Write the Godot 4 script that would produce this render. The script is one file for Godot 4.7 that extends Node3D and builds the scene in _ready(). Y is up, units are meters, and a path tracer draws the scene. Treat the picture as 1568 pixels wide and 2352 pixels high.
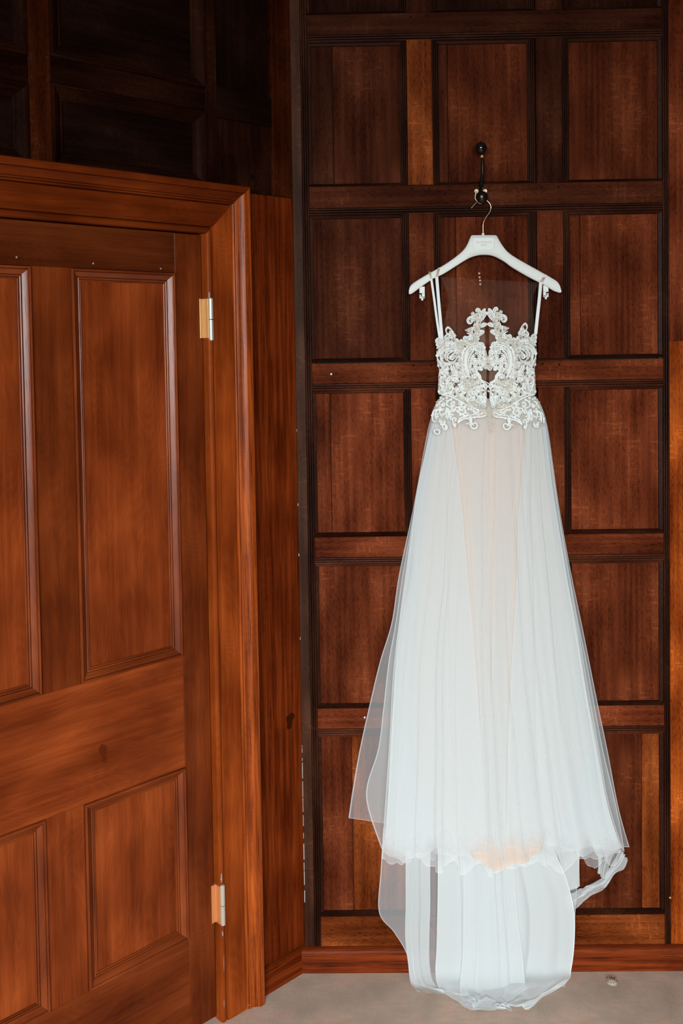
extends Node3D

# ---------------------------------------------------------------- helpers
var M := {}
var rng := RandomNumberGenerator.new()
var used := {}

func numbered(called: String) -> String:
	var n: int = used.get(called, 0)
	used[called] = n + 1
	return called if n == 0 else "%s_%03d" % [called, n]

func tag(o: Node3D, label: String, category: String, group := "") -> Node3D:
	o.set_meta("label", label)
	if category != "":
		o.set_meta("category", category)
	if group != "":
		o.set_meta("group", group)
	return o

func base(called: String, at := Vector3.ZERO, turn := 0.0) -> Node3D:
	var o := Node3D.new()
	o.name = numbered(called)
	add_child(o, true)
	o.position = at
	o.rotation.y = turn
	return o

func structure(o: Node3D, label: String, category: String) -> Node3D:
	o.set_meta("kind", "structure")
	return tag(o, label, category)

func obj(called: String, st: SurfaceTool, m: Material, parent: Node3D) -> MeshInstance3D:
	var o := MeshInstance3D.new()
	o.mesh = st.commit()
	o.material_override = m
	o.cast_shadow = GeometryInstance3D.SHADOW_CASTING_SETTING_ON
	o.name = called
	parent.add_child(o, true)
	var same := 0
	for c in parent.get_children():
		if c != o and (c.name == called or (c.name as String).begins_with(called + "_") and (c.name as String).trim_prefix(called + "_").is_valid_int()):
			same += 1
	if same > 0:
		o.name = "%s_%03d" % [called, same]
	return o

func mb() -> SurfaceTool:
	var st := SurfaceTool.new()
	st.begin(Mesh.PRIMITIVE_TRIANGLES)
	return st

func tri(st: SurfaceTool, p: Array, uv: Array, nrm: Array) -> void:
	var face: Vector3 = (p[1] - p[0]).cross(p[2] - p[0])
	var order := [0, 1, 2] if face.dot(nrm[0] + nrm[1] + nrm[2]) < 0.0 else [0, 2, 1]
	for i in order:
		st.set_normal(nrm[i])
		st.set_uv(uv[i])
		st.add_vertex(p[i])

func quad(st: SurfaceTool, a: Vector3, b: Vector3, c: Vector3, d: Vector3, out: Vector3, ua: Vector2, ub: Vector2, uc: Vector2, ud: Vector2) -> void:
	var n := (b - a).cross(d - a)
	if n.length() < 1e-12:
		n = (c - b).cross(d - b)
	n = n.normalized()
	if n.dot(out) < 0.0:
		n = -n
	tri(st, [a, b, c], [ua, ub, uc], [n, n, n])
	tri(st, [a, c, d], [ua, uc, ud], [n, n, n])

# Wood: one texture repeat covers WU metres across the grain and WV along it.
const WU := 0.5
const WV := 1.0

func wuv(x: float, y: float, off: Vector2, along_x: bool) -> Vector2:
	return Vector2(y / WU, x / WV) + off if along_x else Vector2(x / WU, y / WV) + off

func slab(st: SurfaceTool, x0: float, x1: float, y0: float, y1: float, z0: float, z1: float, ch: float, along_x: bool, back := false) -> void:
	var off := Vector2(rng.randf(), rng.randf())
	var f := [Vector3(x0 + ch, y0 + ch, z1), Vector3(x1 - ch, y0 + ch, z1), Vector3(x1 - ch, y1 - ch, z1), Vector3(x0 + ch, y1 - ch, z1)]
	var e := [Vector3(x0, y0, z1 - ch), Vector3(x1, y0, z1 - ch), Vector3(x1, y1, z1 - ch), Vector3(x0, y1, z1 - ch)]
	var b := [Vector3(x0, y0, z0), Vector3(x1, y0, z0), Vector3(x1, y1, z0), Vector3(x0, y1, z0)]
	var outs := [Vector3(0, -1, 0), Vector3(1, 0, 0), Vector3(0, 1, 0), Vector3(-1, 0, 0)]
	var u := func(p: Vector3, dz: float) -> Vector2: return wuv(p.x, p.y + dz, off, along_x)
	quad(st, f[0], f[1], f[2], f[3], Vector3(0, 0, 1), u.call(f[0], 0), u.call(f[1], 0), u.call(f[2], 0), u.call(f[3], 0))
	for i in 4:
		var j := (i + 1) % 4
		if ch > 0.0:
			quad(st, e[i], e[j], f[j], f[i], outs[i] + Vector3(0, 0, 1), u.call(e[i], 0), u.call(e[j], 0), u.call(f[j], 0), u.call(f[i], 0))
		quad(st, b[i], b[j], e[j], e[i], outs[i], u.call(b[i], 0.02), u.call(b[j], 0.02), u.call(e[j], 0), u.call(e[i], 0))
	if back:
		quad(st, b[0], b[1], b[2], b[3], Vector3(0, 0, -1), u.call(b[0], 0), u.call(b[1], 0), u.call(b[2], 0), u.call(b[3], 0))

func board(called: String, parent: Node3D, x0: float, x1: float, y0: float, y1: float, z0: float, z1: float, m: Material, along_x := false, ch := 0.0015) -> MeshInstance3D:
	var st := mb()
	slab(st, x0, x1, y0, y1, z0, z1, ch, along_x)
	return obj(called, st, m, parent)

# A moulded strip from p0 to p1 in the wall's plane; profile points are (distance inwards, height); m0 and m1 mitre its ends.
func strip(st: SurfaceTool, p0: Vector2, p1: Vector2, inward: Vector2, prof: Array, m0: float, m1: float) -> void:
	var along := (p1 - p0).normalized()
	var off := Vector2(rng.randf(), rng.randf())
	var run := 0.0
	for i in prof.size() - 1:
		var q: Vector2 = prof[i]
		var r: Vector2 = prof[i + 1]
		var a2 := p0 + inward * q.x + along * q.x * m0
		var b2 := p1 + inward * q.x - along * q.x * m1
		var c2 := p1 + inward * r.x - along * r.x * m1
		var d2 := p0 + inward * r.x + along * r.x * m0
		var w := q.distance_to(r)
		var flat := Vector2(r.x - q.x, r.y - q.y).normalized()
		var out := Vector3(inward.x * -flat.y, inward.y * -flat.y, flat.x)
		quad(st, Vector3(a2.x, a2.y, q.y), Vector3(b2.x, b2.y, q.y), Vector3(c2.x, c2.y, r.y), Vector3(d2.x, d2.y, r.y), out,
			Vector2(run / WU, along.dot(a2) / WV) + off, Vector2(run / WU, along.dot(b2) / WV) + off, Vector2((run + w) / WU, along.dot(c2) / WV) + off, Vector2((run + w) / WU, along.dot(d2) / WV) + off)
		run += w

func moulding(called: String, parent: Node3D, p0: Vector2, p1: Vector2, inward: Vector2, prof: Array, m: Material, m0 := 0.0, m1 := 0.0) -> MeshInstance3D:
	var st := mb()
	strip(st, p0, p1, inward, prof, m0, m1)
	return obj(called, st, m, parent)

# a profile of reeds: steps of (width, from height, to height), each reed a half round
func reeds(x: float, z0: float, z1: float, width: float, count: int, rise: float) -> Array:
	var out := []
	var w := width / count
	for k in count:
		var za := lerpf(z0, z1, float(k) / count)
		var zb := lerpf(z0, z1, float(k + 1) / count)
		for s in 6:
			var t := s / 5.0
			out.append(Vector2(x + w * (k + t), lerpf(za, zb, t) + sin(t * PI) * rise - (0.0030 if s == 0 or s == 5 else 0.0)))
	return out

func frame_moulding(called: String, parent: Node3D, r: Rect2, prof: Array, m: Material) -> MeshInstance3D:
	var st := mb()
	var a := r.position
	var b := r.end
	strip(st, Vector2(a.x, a.y), Vector2(b.x, a.y), Vector2(0, 1), prof, 1, 1)
	strip(st, Vector2(a.x, b.y), Vector2(b.x, b.y), Vector2(0, -1), prof, 1, 1)
	strip(st, Vector2(a.x, a.y), Vector2(a.x, b.y), Vector2(1, 0), prof, 1, 1)
	strip(st, Vector2(b.x, a.y), Vector2(b.x, b.y), Vector2(-1, 0), prof, 1, 1)
	return obj(called, st, m, parent)

func spline(p: Array, steps: int) -> Array:
	if p.size() < 3:
		return p
	var out := []
	for i in p.size() - 1:
		var a = p[maxi(i - 1, 0)]
		var b = p[i]
		var c = p[i + 1]
		var d = p[mini(i + 2, p.size() - 1)]
		for s in steps:
			var t := float(s) / steps
			out.append(0.5 * (2.0 * b + (c - a) * t + (2.0 * a - 5.0 * b + 4.0 * c - d) * t * t + (3.0 * b - a - 3.0 * c + d) * t * t * t))
	out.append(p[-1])
	return out

# round tube along points; flat squashes it towards the z plane
func tube(st: SurfaceTool, pts: Array, r0: float, r1: float, sides := 8, flat := 1.0, taper_ends := false) -> void:
	var n := pts.size()
	if n < 2:
		return
	var rings := []
	var norms := []
	var up := Vector3(0, 0, 1)
	for i in n:
		var dir: Vector3 = (pts[mini(i + 1, n - 1)] - pts[maxi(i - 1, 0)]).normalized()
		var side := dir.cross(up)
		if side.length() < 0.05:
			side = dir.cross(Vector3(0, 1, 0))
		side = side.normalized()
		var top := side.cross(dir).normalized()
		var t := float(i) / (n - 1)
		var r := lerpf(r0, r1, t)
		if taper_ends:
			r *= clampf(minf(t, 1.0 - t) * 6.0 + 0.35, 0.0, 1.0)
		var ring := []
		var nr := []
		for k in sides:
			var a := TAU * k / sides
			var v := side * cos(a) + top * sin(a) * flat
			ring.append(pts[i] + v * r)
			nr.append((side * cos(a) + top * sin(a) / maxf(flat, 0.2)).normalized())
		rings.append(ring)
		norms.append(nr)
	for i in n - 1:
		for k in sides:
			var j := (k + 1) % sides
			var ua := Vector2(float(k) / sides, float(i) / n)
			tri(st, [rings[i][k], rings[i][j], rings[i + 1][j]], [ua, ua, ua], [norms[i][k], norms[i][j], norms[i + 1][j]])
			tri(st, [rings[i][k], rings[i + 1][j], rings[i + 1][k]], [ua, ua, ua], [norms[i][k], norms[i + 1][j], norms[i + 1][k]])
	for e in [0, n - 1]:
		var dir: Vector3 = (pts[1] - pts[0]).normalized() * -1.0 if e == 0 else (pts[n - 1] - pts[n - 2]).normalized()
		for k in range(1, sides - 1):
			tri(st, [rings[e][0], rings[e][k], rings[e][k + 1]], [Vector2.ZERO, Vector2.ZERO, Vector2.ZERO], [dir, dir, dir])

# profile of (radius, height) spun round an axis
func lathe(st: SurfaceTool, at: Vector3, axis: Vector3, prof: Array, sides := 24) -> void:
	var z := axis.normalized()
	var x := z.cross(Vector3(0.31, 0.9, 0.2)).normalized()
	var y := z.cross(x)
	for i in prof.size() - 1:
		var p: Vector2 = prof[i]
		var q: Vector2 = prof[i + 1]
		var slope := Vector2(q.y - p.y, p.x - q.x).normalized()
		for k in sides:
			var a := TAU * k / sides
			var b := TAU * (k + 1) / sides
			var da := x * cos(a) + y * sin(a)
			var db := x * cos(b) + y * sin(b)
			var na := (da * slope.x + z * slope.y).normalized()
			var nb := (db * slope.x + z * slope.y).normalized()
			var v := [at + da * p.x + z * p.y, at + db * p.x + z * p.y, at + db * q.x + z * q.y, at + da * q.x + z * q.y]
			if p.x > 1e-6:
				tri(st, [v[0], v[1], v[2]], [Vector2.ZERO, Vector2.ZERO, Vector2.ZERO], [na, nb, nb])
			if q.x > 1e-6:
				tri(st, [v[0], v[2], v[3]], [Vector2.ZERO, Vector2.ZERO, Vector2.ZERO], [na, nb, na])

func ball(st: SurfaceTool, at: Vector3, r: float, sides := 24, squash := 1.0) -> void:
	var rings := maxi(4, sides / 2)
	for i in rings:
		for k in sides:
			var v := []
			var nn := []
			for c in [[i, k], [i, k + 1], [i + 1, k + 1], [i + 1, k]]:
				var th: float = PI * c[0] / rings
				var ph: float = TAU * c[1] / sides
				var d := Vector3(sin(th) * cos(ph), cos(th), sin(th) * sin(ph))
				nn.append(d)
				v.append(at + d * r * Vector3(1, squash, 1))
			if i > 0:
				tri(st, [v[0], v[1], v[2]], [Vector2.ZERO, Vector2.ZERO, Vector2.ZERO], [nn[0], nn[1], nn[2]])
			if i < rings - 1:
				tri(st, [v[0], v[2], v[3]], [Vector2.ZERO, Vector2.ZERO, Vector2.ZERO], [nn[0], nn[2], nn[3]])

# ---------------------------------------------------------------- textures
func noise(seed_: int, freq: float, octaves := 3) -> FastNoiseLite:
	var n := FastNoiseLite.new()
	n.seed = seed_
	n.noise_type = FastNoiseLite.TYPE_SIMPLEX_SMOOTH
	n.frequency = freq
	n.fractal_octaves = octaves
	return n

# seamless noise squeezed across the grain: wide x tall pixels of it are stretched over the whole tile
func field(seed_: int, wide: int, tall: int, freq: float, octaves: int, w: int, h: int) -> PackedByteArray:
	var im := noise(seed_, freq, octaves).get_seamless_image(wide, tall, false, false, 0.15, true)
	im.convert(Image.FORMAT_L8)
	# a margin wrapped round from the other side keeps the tile seamless when it is stretched
	var big := Image.create_empty(wide + 8, tall + 8, false, Image.FORMAT_L8)
	for i in [-1, 0, 1]:
		for j in [-1, 0, 1]:
			big.blit_rect(im, Rect2i(0, 0, wide, tall), Vector2i(4 + i * wide, 4 + j * tall))
	var mx := 4 * w / wide
	var my := 4 * h / tall
	big.resize(w + 2 * mx, h + 2 * my, Image.INTERPOLATE_CUBIC)
	return big.get_region(Rect2i(mx, my, w, h)).get_data()

func wood_maps(seed_: int, pore: float, streak: float, blotch: float, fleck: float, rings: float, tall := 128) -> Array:
	var w := 512
	var h := 1024
	var fine := field(seed_, 512, tall, 0.40, 2, w, h)
	var mid := field(seed_ + 1, 512, 32, 0.05, 3, w, h)
	var big := field(seed_ + 2, 128, 128, 0.022, 3, w, h)
	var fl := field(seed_ + 3, 64, 512, 0.16, 2, w, h)
	var warp := field(seed_ + 4, 128, 64, 0.02, 2, w, h)
	var col := PackedByteArray()
	var hgt := PackedByteArray()
	col.resize(w * h * 3)
	hgt.resize(w * h)
	for i in w * h:
		var f := fine[i] / 255.0
		var m := mid[i] / 255.0
		var b := big[i] / 255.0
		var q := fl[i] / 255.0
		var ring := 0.5 + 0.5 * sin(warp[i] * 0.42 + m * 5.0)
		var dark := smoothstep(0.56, 0.8, f)
		var v := 1.0 - pore * dark + streak * (m - 0.5) * 2.0 + blotch * (b - 0.5) * 2.0 - rings * (ring - 0.5)
		v += fleck * smoothstep(0.62, 0.8, q) * smoothstep(0.45, 0.7, b)
		v = clampf(v * 0.72, 0.05, 1.0)
		col[i * 3] = int(255.0 * pow(v, 0.9))
		col[i * 3 + 1] = int(255.0 * clampf(pow(v, 1.1), 0.0, 1.0))
		col[i * 3 + 2] = int(255.0 * clampf(pow(v, 1.15), 0.0, 1.0))
		hgt[i] = int(clampf(200.0 - 140.0 * dark + 50.0 * (m - 0.5), 0, 255))
	return [ImageTexture.create_from_image(Image.create_from_data(w, h, false, Image.FORMAT_RGB8, col)), ImageTexture.create_from_image(Image.create_from_data(w, h, false, Image.FORMAT_L8, hgt))]

func lin(r: float, g: float, b: float) -> Color:
	return Color(r, g, b).linear_to_srgb()

func wood(maps: Array, tint: Color, rough: float, bump: float, spec := 0.10) -> StandardMaterial3D:
	var m := StandardMaterial3D.new()
	m.albedo_texture = maps[0]
	m.albedo_color = tint
	m.roughness = rough
	m.metallic_specular = spec
	m.heightmap_enabled = true
	m.heightmap_texture = maps[1]
	m.heightmap_scale = bump
	return m

func plain(c: Color, rough := 0.6, metal := 0.0, spec := 0.5) -> StandardMaterial3D:
	var m := StandardMaterial3D.new()
	m.albedo_color = c
	m.roughness = rough
	m.metallic = metal
	m.metallic_specular = spec
	return m

func sheer(c: Color) -> StandardMaterial3D:
	var m := StandardMaterial3D.new()
	m.albedo_color = c
	m.roughness = 0.95
	m.metallic_specular = 0.2
	m.transparency = BaseMaterial3D.TRANSPARENCY_ALPHA
	m.vertex_color_use_as_albedo = true
	m.cull_mode = BaseMaterial3D.CULL_DISABLED
	m.backlight_enabled = true
	m.backlight = Color(0.5, 0.5, 0.5)
	return m

func make_materials() -> void:
	var oak := wood_maps(11, 0.30, 0.18, 0.30, 0.20, 0.02)
	var pine := wood_maps(37, 0.08, 0.10, 0.22, 0.0, 0.05, 32)
	var plank := wood_maps(71, 0.34, 0.26, 0.18, 0.0, 0.05, 16)
	# old dark oak of the panelling, in a scale of tints, darkest first; upper rows take the darker ones
	var oaks := []
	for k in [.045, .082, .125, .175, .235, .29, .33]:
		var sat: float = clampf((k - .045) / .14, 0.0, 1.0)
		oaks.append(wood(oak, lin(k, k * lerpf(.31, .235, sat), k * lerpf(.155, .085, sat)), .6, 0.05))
	M.oak = oaks
	M.oak_warm = wood(oak, lin(.36, .088, .020), .5, 0.05)
	M.oak_orange = wood(oak, lin(.70, .150, .022), .5, 0.05)
	M.oak_black = wood(oak, lin(.060, .018, .008), .5, 0.05, .2)
	M.oak_reed = wood(oak, lin(.13, .034, .012), .48, 0.05, .25)
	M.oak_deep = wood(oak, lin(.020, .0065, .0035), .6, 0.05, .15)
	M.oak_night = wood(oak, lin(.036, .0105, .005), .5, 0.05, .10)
	M.oak_grey = wood(oak, lin(.105, .042, .021), .55, 0.05, .2)
	M.oak_red = wood(oak, lin(.088, .019, .005), .5, 0.05)
	# the varnished door and its casing
	M.pine = [wood(pine, lin(.45, .090, .018), .42, 0.02, .22), wood(pine, lin(.47, .095, .019), .42, 0.02, .22), wood(pine, lin(.30, .060, .012), .42, 0.02, .22), wood(pine, lin(.19, .041, .009), .42, 0.02, .22)]  # last tint, for the top rail, has the shade up there in its colour
	M.pine_gloss = wood(pine, lin(.41, .086, .019), .32, 0.02, .42)
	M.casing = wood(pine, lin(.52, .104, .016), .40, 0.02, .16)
	M.casing_head_shaded = wood(pine, lin(.30, .054, .008), .40, 0.02, .2)  # head tinted darker than the jambs: shade above painted into the colour
	M.casing_edge = wood(plank, lin(.60, .120, .016), .36, 0.02, .32)
	M.plank = wood(plank, lin(.27, .045, .008), .5, 0.04)
	M.knot = wood(plank, lin(.10, .018, .004), .5, 0.04)
	M.knot_pine = wood(pine, lin(.24, .046, .010), .45, 0.02)
	M.skirting = wood(plank, lin(.33, .058, .011), .42, 0.03, .25)
	M.dark = plain(lin(.01, .006, .004), .9)
	M.brass = plain(lin(.60, .36, .17), .42, 0.55)
	M.brass_dull = plain(lin(.55, .42, .25), .42, 1.0)
	M.steel = plain(lin(.78, .75, .68), .36, 0.6)
	M.copper = plain(lin(.80, .36, .15), .4, 0.5)
	M.black_gloss = plain(lin(.006, .006, .006), .12, 0.0, 0.6)
	M.black_metal = plain(lin(.010, .009, .008), .35, 0.6)
	M.gold_wire = plain(lin(.86, .70, .48), .22, 1.0)
	M.hanger = plain(lin(.76, .755, .725), .45)
	M.hanger_plate = plain(lin(.75, .765, .75), .4)
	M.gold_print = plain(lin(.42, .31, .19), .4, 0.1)
	M.filler = plain(lin(.42, .30, .24), .9)
	M.chip = plain(lin(.66, .60, .56), .9)
	M.wall_paint = plain(lin(.30, .26, .22), .9)
	M.ceiling_paint = plain(lin(.22, .20, .18), .95)
	M.frame_paint = plain(lin(.70, .68, .64), .5)
	var glass := StandardMaterial3D.new()
	glass.albedo_color = Color(0.95, 0.98, 1.0, 0.06)
	glass.roughness = 0.0
	glass.transparency = BaseMaterial3D.TRANSPARENCY_ALPHA
	M.glass = glass
	# carpet
	var cw := 768
	var tuft := field(5, 768, 768, 0.33, 2, cw, cw)
	var worn := field(6, 192, 192, 0.03, 4, cw, cw)
	var lines := field(7, 192, 768, 0.05, 3, cw, cw)
	var cc := PackedByteArray()
	cc.resize(cw * cw * 3)
	for i in cw * cw:
		var v := 0.80 + 0.30 * (tuft[i] / 255.0 - 0.5) + 0.13 * (worn[i] / 255.0 - 0.5)
		var red := 0.05 * smoothstep(0.45, 0.75, worn[i] / 255.0 * 0.5 + lines[i] / 255.0 * 0.5)
		cc[i * 3] = int(255.0 * clampf(v, 0, 1))
		cc[i * 3 + 1] = int(255.0 * clampf(v * (1.0 - red), 0, 1))
		cc[i * 3 + 2] = int(255.0 * clampf(v * (1.0 - red * 1.2), 0, 1))
	var ch := PackedByteArray(tuft)
	var carpet := plain(lin(.93, .70, .56), 1.0, 0.0, 0.1)
	carpet.albedo_texture = ImageTexture.create_from_image(Image.create_from_data(cw, cw, false, Image.FORMAT_RGB8, cc))
	carpet.heightmap_enabled = true
	carpet.heightmap_texture = ImageTexture.create_from_image(Image.create_from_data(cw, cw, false, Image.FORMAT_L8, ch))
	carpet.heightmap_scale = 0.07
	M.carpet = carpet
	# the dress
	M.tulle = sheer(lin(.86, .89, .905))
	M.tulle_warm = sheer(lin(.86, .85, .84))
	M.illusion = sheer(lin(.50, .34, .26))
	var lining := plain(lin(.74, .54, .43), .8, 0.0, .2)
	M.lining = lining
	M.net = sheer(lin(.77, .73, .68))
	M.net.albedo_color.a = 0.88
	M.cord = plain(lin(.88, .895, .885), .7, 0.0, .3)
	M.ribbon = plain(lin(.80, .81, .80), .5)
	M.bead = plain(lin(.84, .78, .70), .22, 0.15, .7)
	M.illusion_net = sheer(lin(.62, .44, .34))
	M.illusion_net.albedo_color.a = 0.22
	M.net_sheer = sheer(lin(.82, .76, .70))
	M.net_sheer.albedo_color.a = 0.5
	M.illusion_ribbon = plain(lin(.55, .40, .30), .4)
	M.pearl = plain(lin(.58, .36, .22), .4)

# ---------------------------------------------------------------- the scene
const NEAR := 0.05

func _ready() -> void:
	rng.seed = 20240
	# camera: level with the eye, the lens shifted down as in an upright-corrected photograph
	var cam := Camera3D.new()
	cam.name = "camera"
	cam.projection = Camera3D.PROJECTION_FRUSTUM
	cam.near = NEAR
	cam.far = 60.0
	cam.size = NEAR * 1.061372
	cam.frustum_offset = Vector2(0, NEAR * -0.137204)
	cam.position = Vector3(0, 1.7253, 2.62)
	cam.rotation = Vector3(-0.03630, 0.01301, -0.01511)
	add_child(cam)
	cam.current = true
	# sky
	var sky_m := ProceduralSkyMaterial.new()
	sky_m.sky_top_color = Color(0.62, 0.74, 0.90)
	sky_m.sky_horizon_color = Color(0.86, 0.90, 0.94)
	sky_m.ground_bottom_color = Color(0.30, 0.31, 0.28)
	sky_m.ground_horizon_color = Color(0.55, 0.57, 0.56)
	sky_m.sun_angle_max = 0.0
	var sky := Sky.new()
	sky.sky_material = sky_m
	var env := Environment.new()
	env.background_mode = Environment.BG_SKY
	env.sky = sky
	env.tonemap_mode = Environment.TONE_MAPPER_LINEAR
	env.tonemap_exposure = 1.0
	env.sdfgi_enabled = true
	env.ssao_enabled = true
	env.ssil_enabled = true
	var we := WorldEnvironment.new()
	we.name = "environment"
	we.environment = env
	add_child(we)
	# overcast daylight: the bright patch of sky that the window behind the camera looks out on
	var day := AreaLight3D.new()
	day.name = "window_daylight"
	day.area_size = Vector2(3.4, 3.4)
	day.area_normalize_energy = true
	day.position = Vector3(-0.7, 3.0, 6.3)
	day.rotation = Vector3(deg_to_rad(-18), 0, 0)
	day.light_color = Color(0.955, 1.0, 1.0)
	day.light_energy = 112.0
	day.area_range = 16.0
	day.shadow_enabled = true
	add_child(day)

	make_materials()
	build_room()
	build_wall_back()
	build_wall_left()
	build_door()
	build_coat_hook()
	build_hanger()
	build_dress()

# ---------------------------------------------------------------- room shell
const CEIL := 3.02
const XC := -0.1545
const TURN := 0.77338

func build_room() -> void:
	var st := mb()
	var n := 1
	var k := 1.6
	quad(st, Vector3(-3.2, 0, -0.4), Vector3(2.6, 0, -0.4), Vector3(2.6, 0, 4.3), Vector3(-3.2, 0, 4.3), Vector3(0, 1, 0), Vector2(-3.2, -0.4) * k, Vector2(2.6, -0.4) * k, Vector2(2.6, 4.3) * k, Vector2(-3.2, 4.3) * k)
	for s in [[Vector3(-3.2, 0, -0.4), Vector3(2.6, 0, -0.4), Vector3(0, 0, -1)], [Vector3(2.6, 0, -0.4), Vector3(2.6, 0, 4.3), Vector3(1, 0, 0)], [Vector3(2.6, 0, 4.3), Vector3(-3.2, 0, 4.3), Vector3(0, 0, 1)], [Vector3(-3.2, 0, 4.3), Vector3(-3.2, 0, -0.4), Vector3(-1, 0, 0)]]:
		var low := Vector3(0, -0.12, 0)
		quad(st, s[0], s[1], s[1] + low, s[0] + low, s[2], Vector2.ZERO, Vector2(1, 0), Vector2(1, .1), Vector2(0, .1))
	quad(st, Vector3(-3.2, -0.12, -0.4), Vector3(2.6, -0.12, -0.4), Vector3(2.6, -0.12, 4.3), Vector3(-3.2, -0.12, 4.3), Vector3(0, -1, 0), Vector2.ZERO, Vector2(1, 0), Vector2(1, 1), Vector2(0, 1))
	var floor_ := obj("floor", st, M.carpet, self)
	structure(floor_, "pale beige pink carpet with worn rosy patches", "floor")
	# a round tuft standing up from the pile, and small worn ridges
	var tuft_at := Vector3(0.6699, 0, 0.076)
	st = mb()
	ball(st, tuft_at + Vector3(0, 0.001, 0), 0.015, 20, 0.45)
	for i in 70:
		var a := rng.randf() * TAU
		var r := sqrt(rng.randf()) * 0.014
		var p := tuft_at + Vector3(cos(a) * r, 0.004, sin(a) * r)
		tube(st, [p, p + Vector3(cos(a) * 0.002, 0.002 + rng.randf() * 0.0015, sin(a) * 0.002)], 0.0009, 0.0005, 4)
	var tuft_m := plain(lin(.46, .36, .30), 1.0, 0.0, .1)
	obj("pile_tuft", st, tuft_m, floor_)

	st = mb()
	slab(st, -3.2, 2.6, -0.4, 4.3, 0.0, 0.12, 0.0, false, true)
	var c := obj("ceiling", st, M.ceiling_paint, self)
	c.rotation.x = PI / 2
	c.position = Vector3(0, CEIL + 0.12, 0)
	structure(c, "plain plastered ceiling above the panelled room", "ceiling")
	# right wall, the wall left of the door, and the wall with the window behind the camera
	var w := base("wall_right", Vector3(1.62, 0, 0), -PI / 2)
	structure(w, "dark panelled side wall right of the dress wall", "wall")
	board("wall_panel", w, -0.1, 4.12, 0, CEIL, -0.12, 0, M.oak[3])
	w = base("wall_side", Vector3(XC - sin(PI / 2 - TURN) * 1.45, 0, cos(PI / 2 - TURN) * 1.45), PI / 2)
	structure(w, "dark panelled side wall beyond the door", "wall")
	board("wall_panel", w, -3.4, 0.1, 0, CEIL, -0.12, 0, M.oak[3])
	w = base("wall_front", Vector3(0, 0, 4.0), PI)
	structure(w, "plastered wall with the window behind the camera", "wall")
	# local x runs to the left in the room
	var wl := -0.75
	var wr := 1.30
	var sill := 0.42
	var head := 2.52
	board("wall_face", w, -1.75, wl, 0, CEIL, -0.14, 0, M.wall_paint)
	board("wall_face", w, wr, 1.7, 0, CEIL, -0.14, 0, M.wall_paint)
	board("wall_face", w, wl, wr, 0, sill, -0.14, 0, M.wall_paint)
	board("wall_face", w, wl, wr, head, CEIL, -0.14, 0, M.wall_paint)
	var win := base("window_1", Vector3(0, 0, 4.0), PI)
	structure(win, "wide white framed window behind the camera", "window")
	var mx := (wl + wr) / 2
	for f in [[wl, wl + 0.05, sill, head], [wr - 0.05, wr, sill, head], [wl + 0.05, wr - 0.05, sill, sill + 0.05], [wl + 0.05, wr - 0.05, head - 0.05, head], [mx - 0.025, mx + 0.025, sill + 0.05, head - 0.05]]:
		board("window_frame", win, f[0], f[1], f[2], f[3], -0.10, -0.05, M.frame_paint)
	for px in [[wl + 0.05, mx - 0.025], [mx + 0.025, wr - 0.05]]:
		board("pane", win, px[0], px[1], sill + 0.05, head - 0.05, -0.078, -0.074, M.glass, false, 0.0)
	board("window_sill", win, wl - 0.05, wr + 0.05, sill - 0.04, sill, -0.05, 0.05, M.frame_paint)

# ---------------------------------------------------------------- the panelled wall behind the dress
const FZ := 0.015

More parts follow.
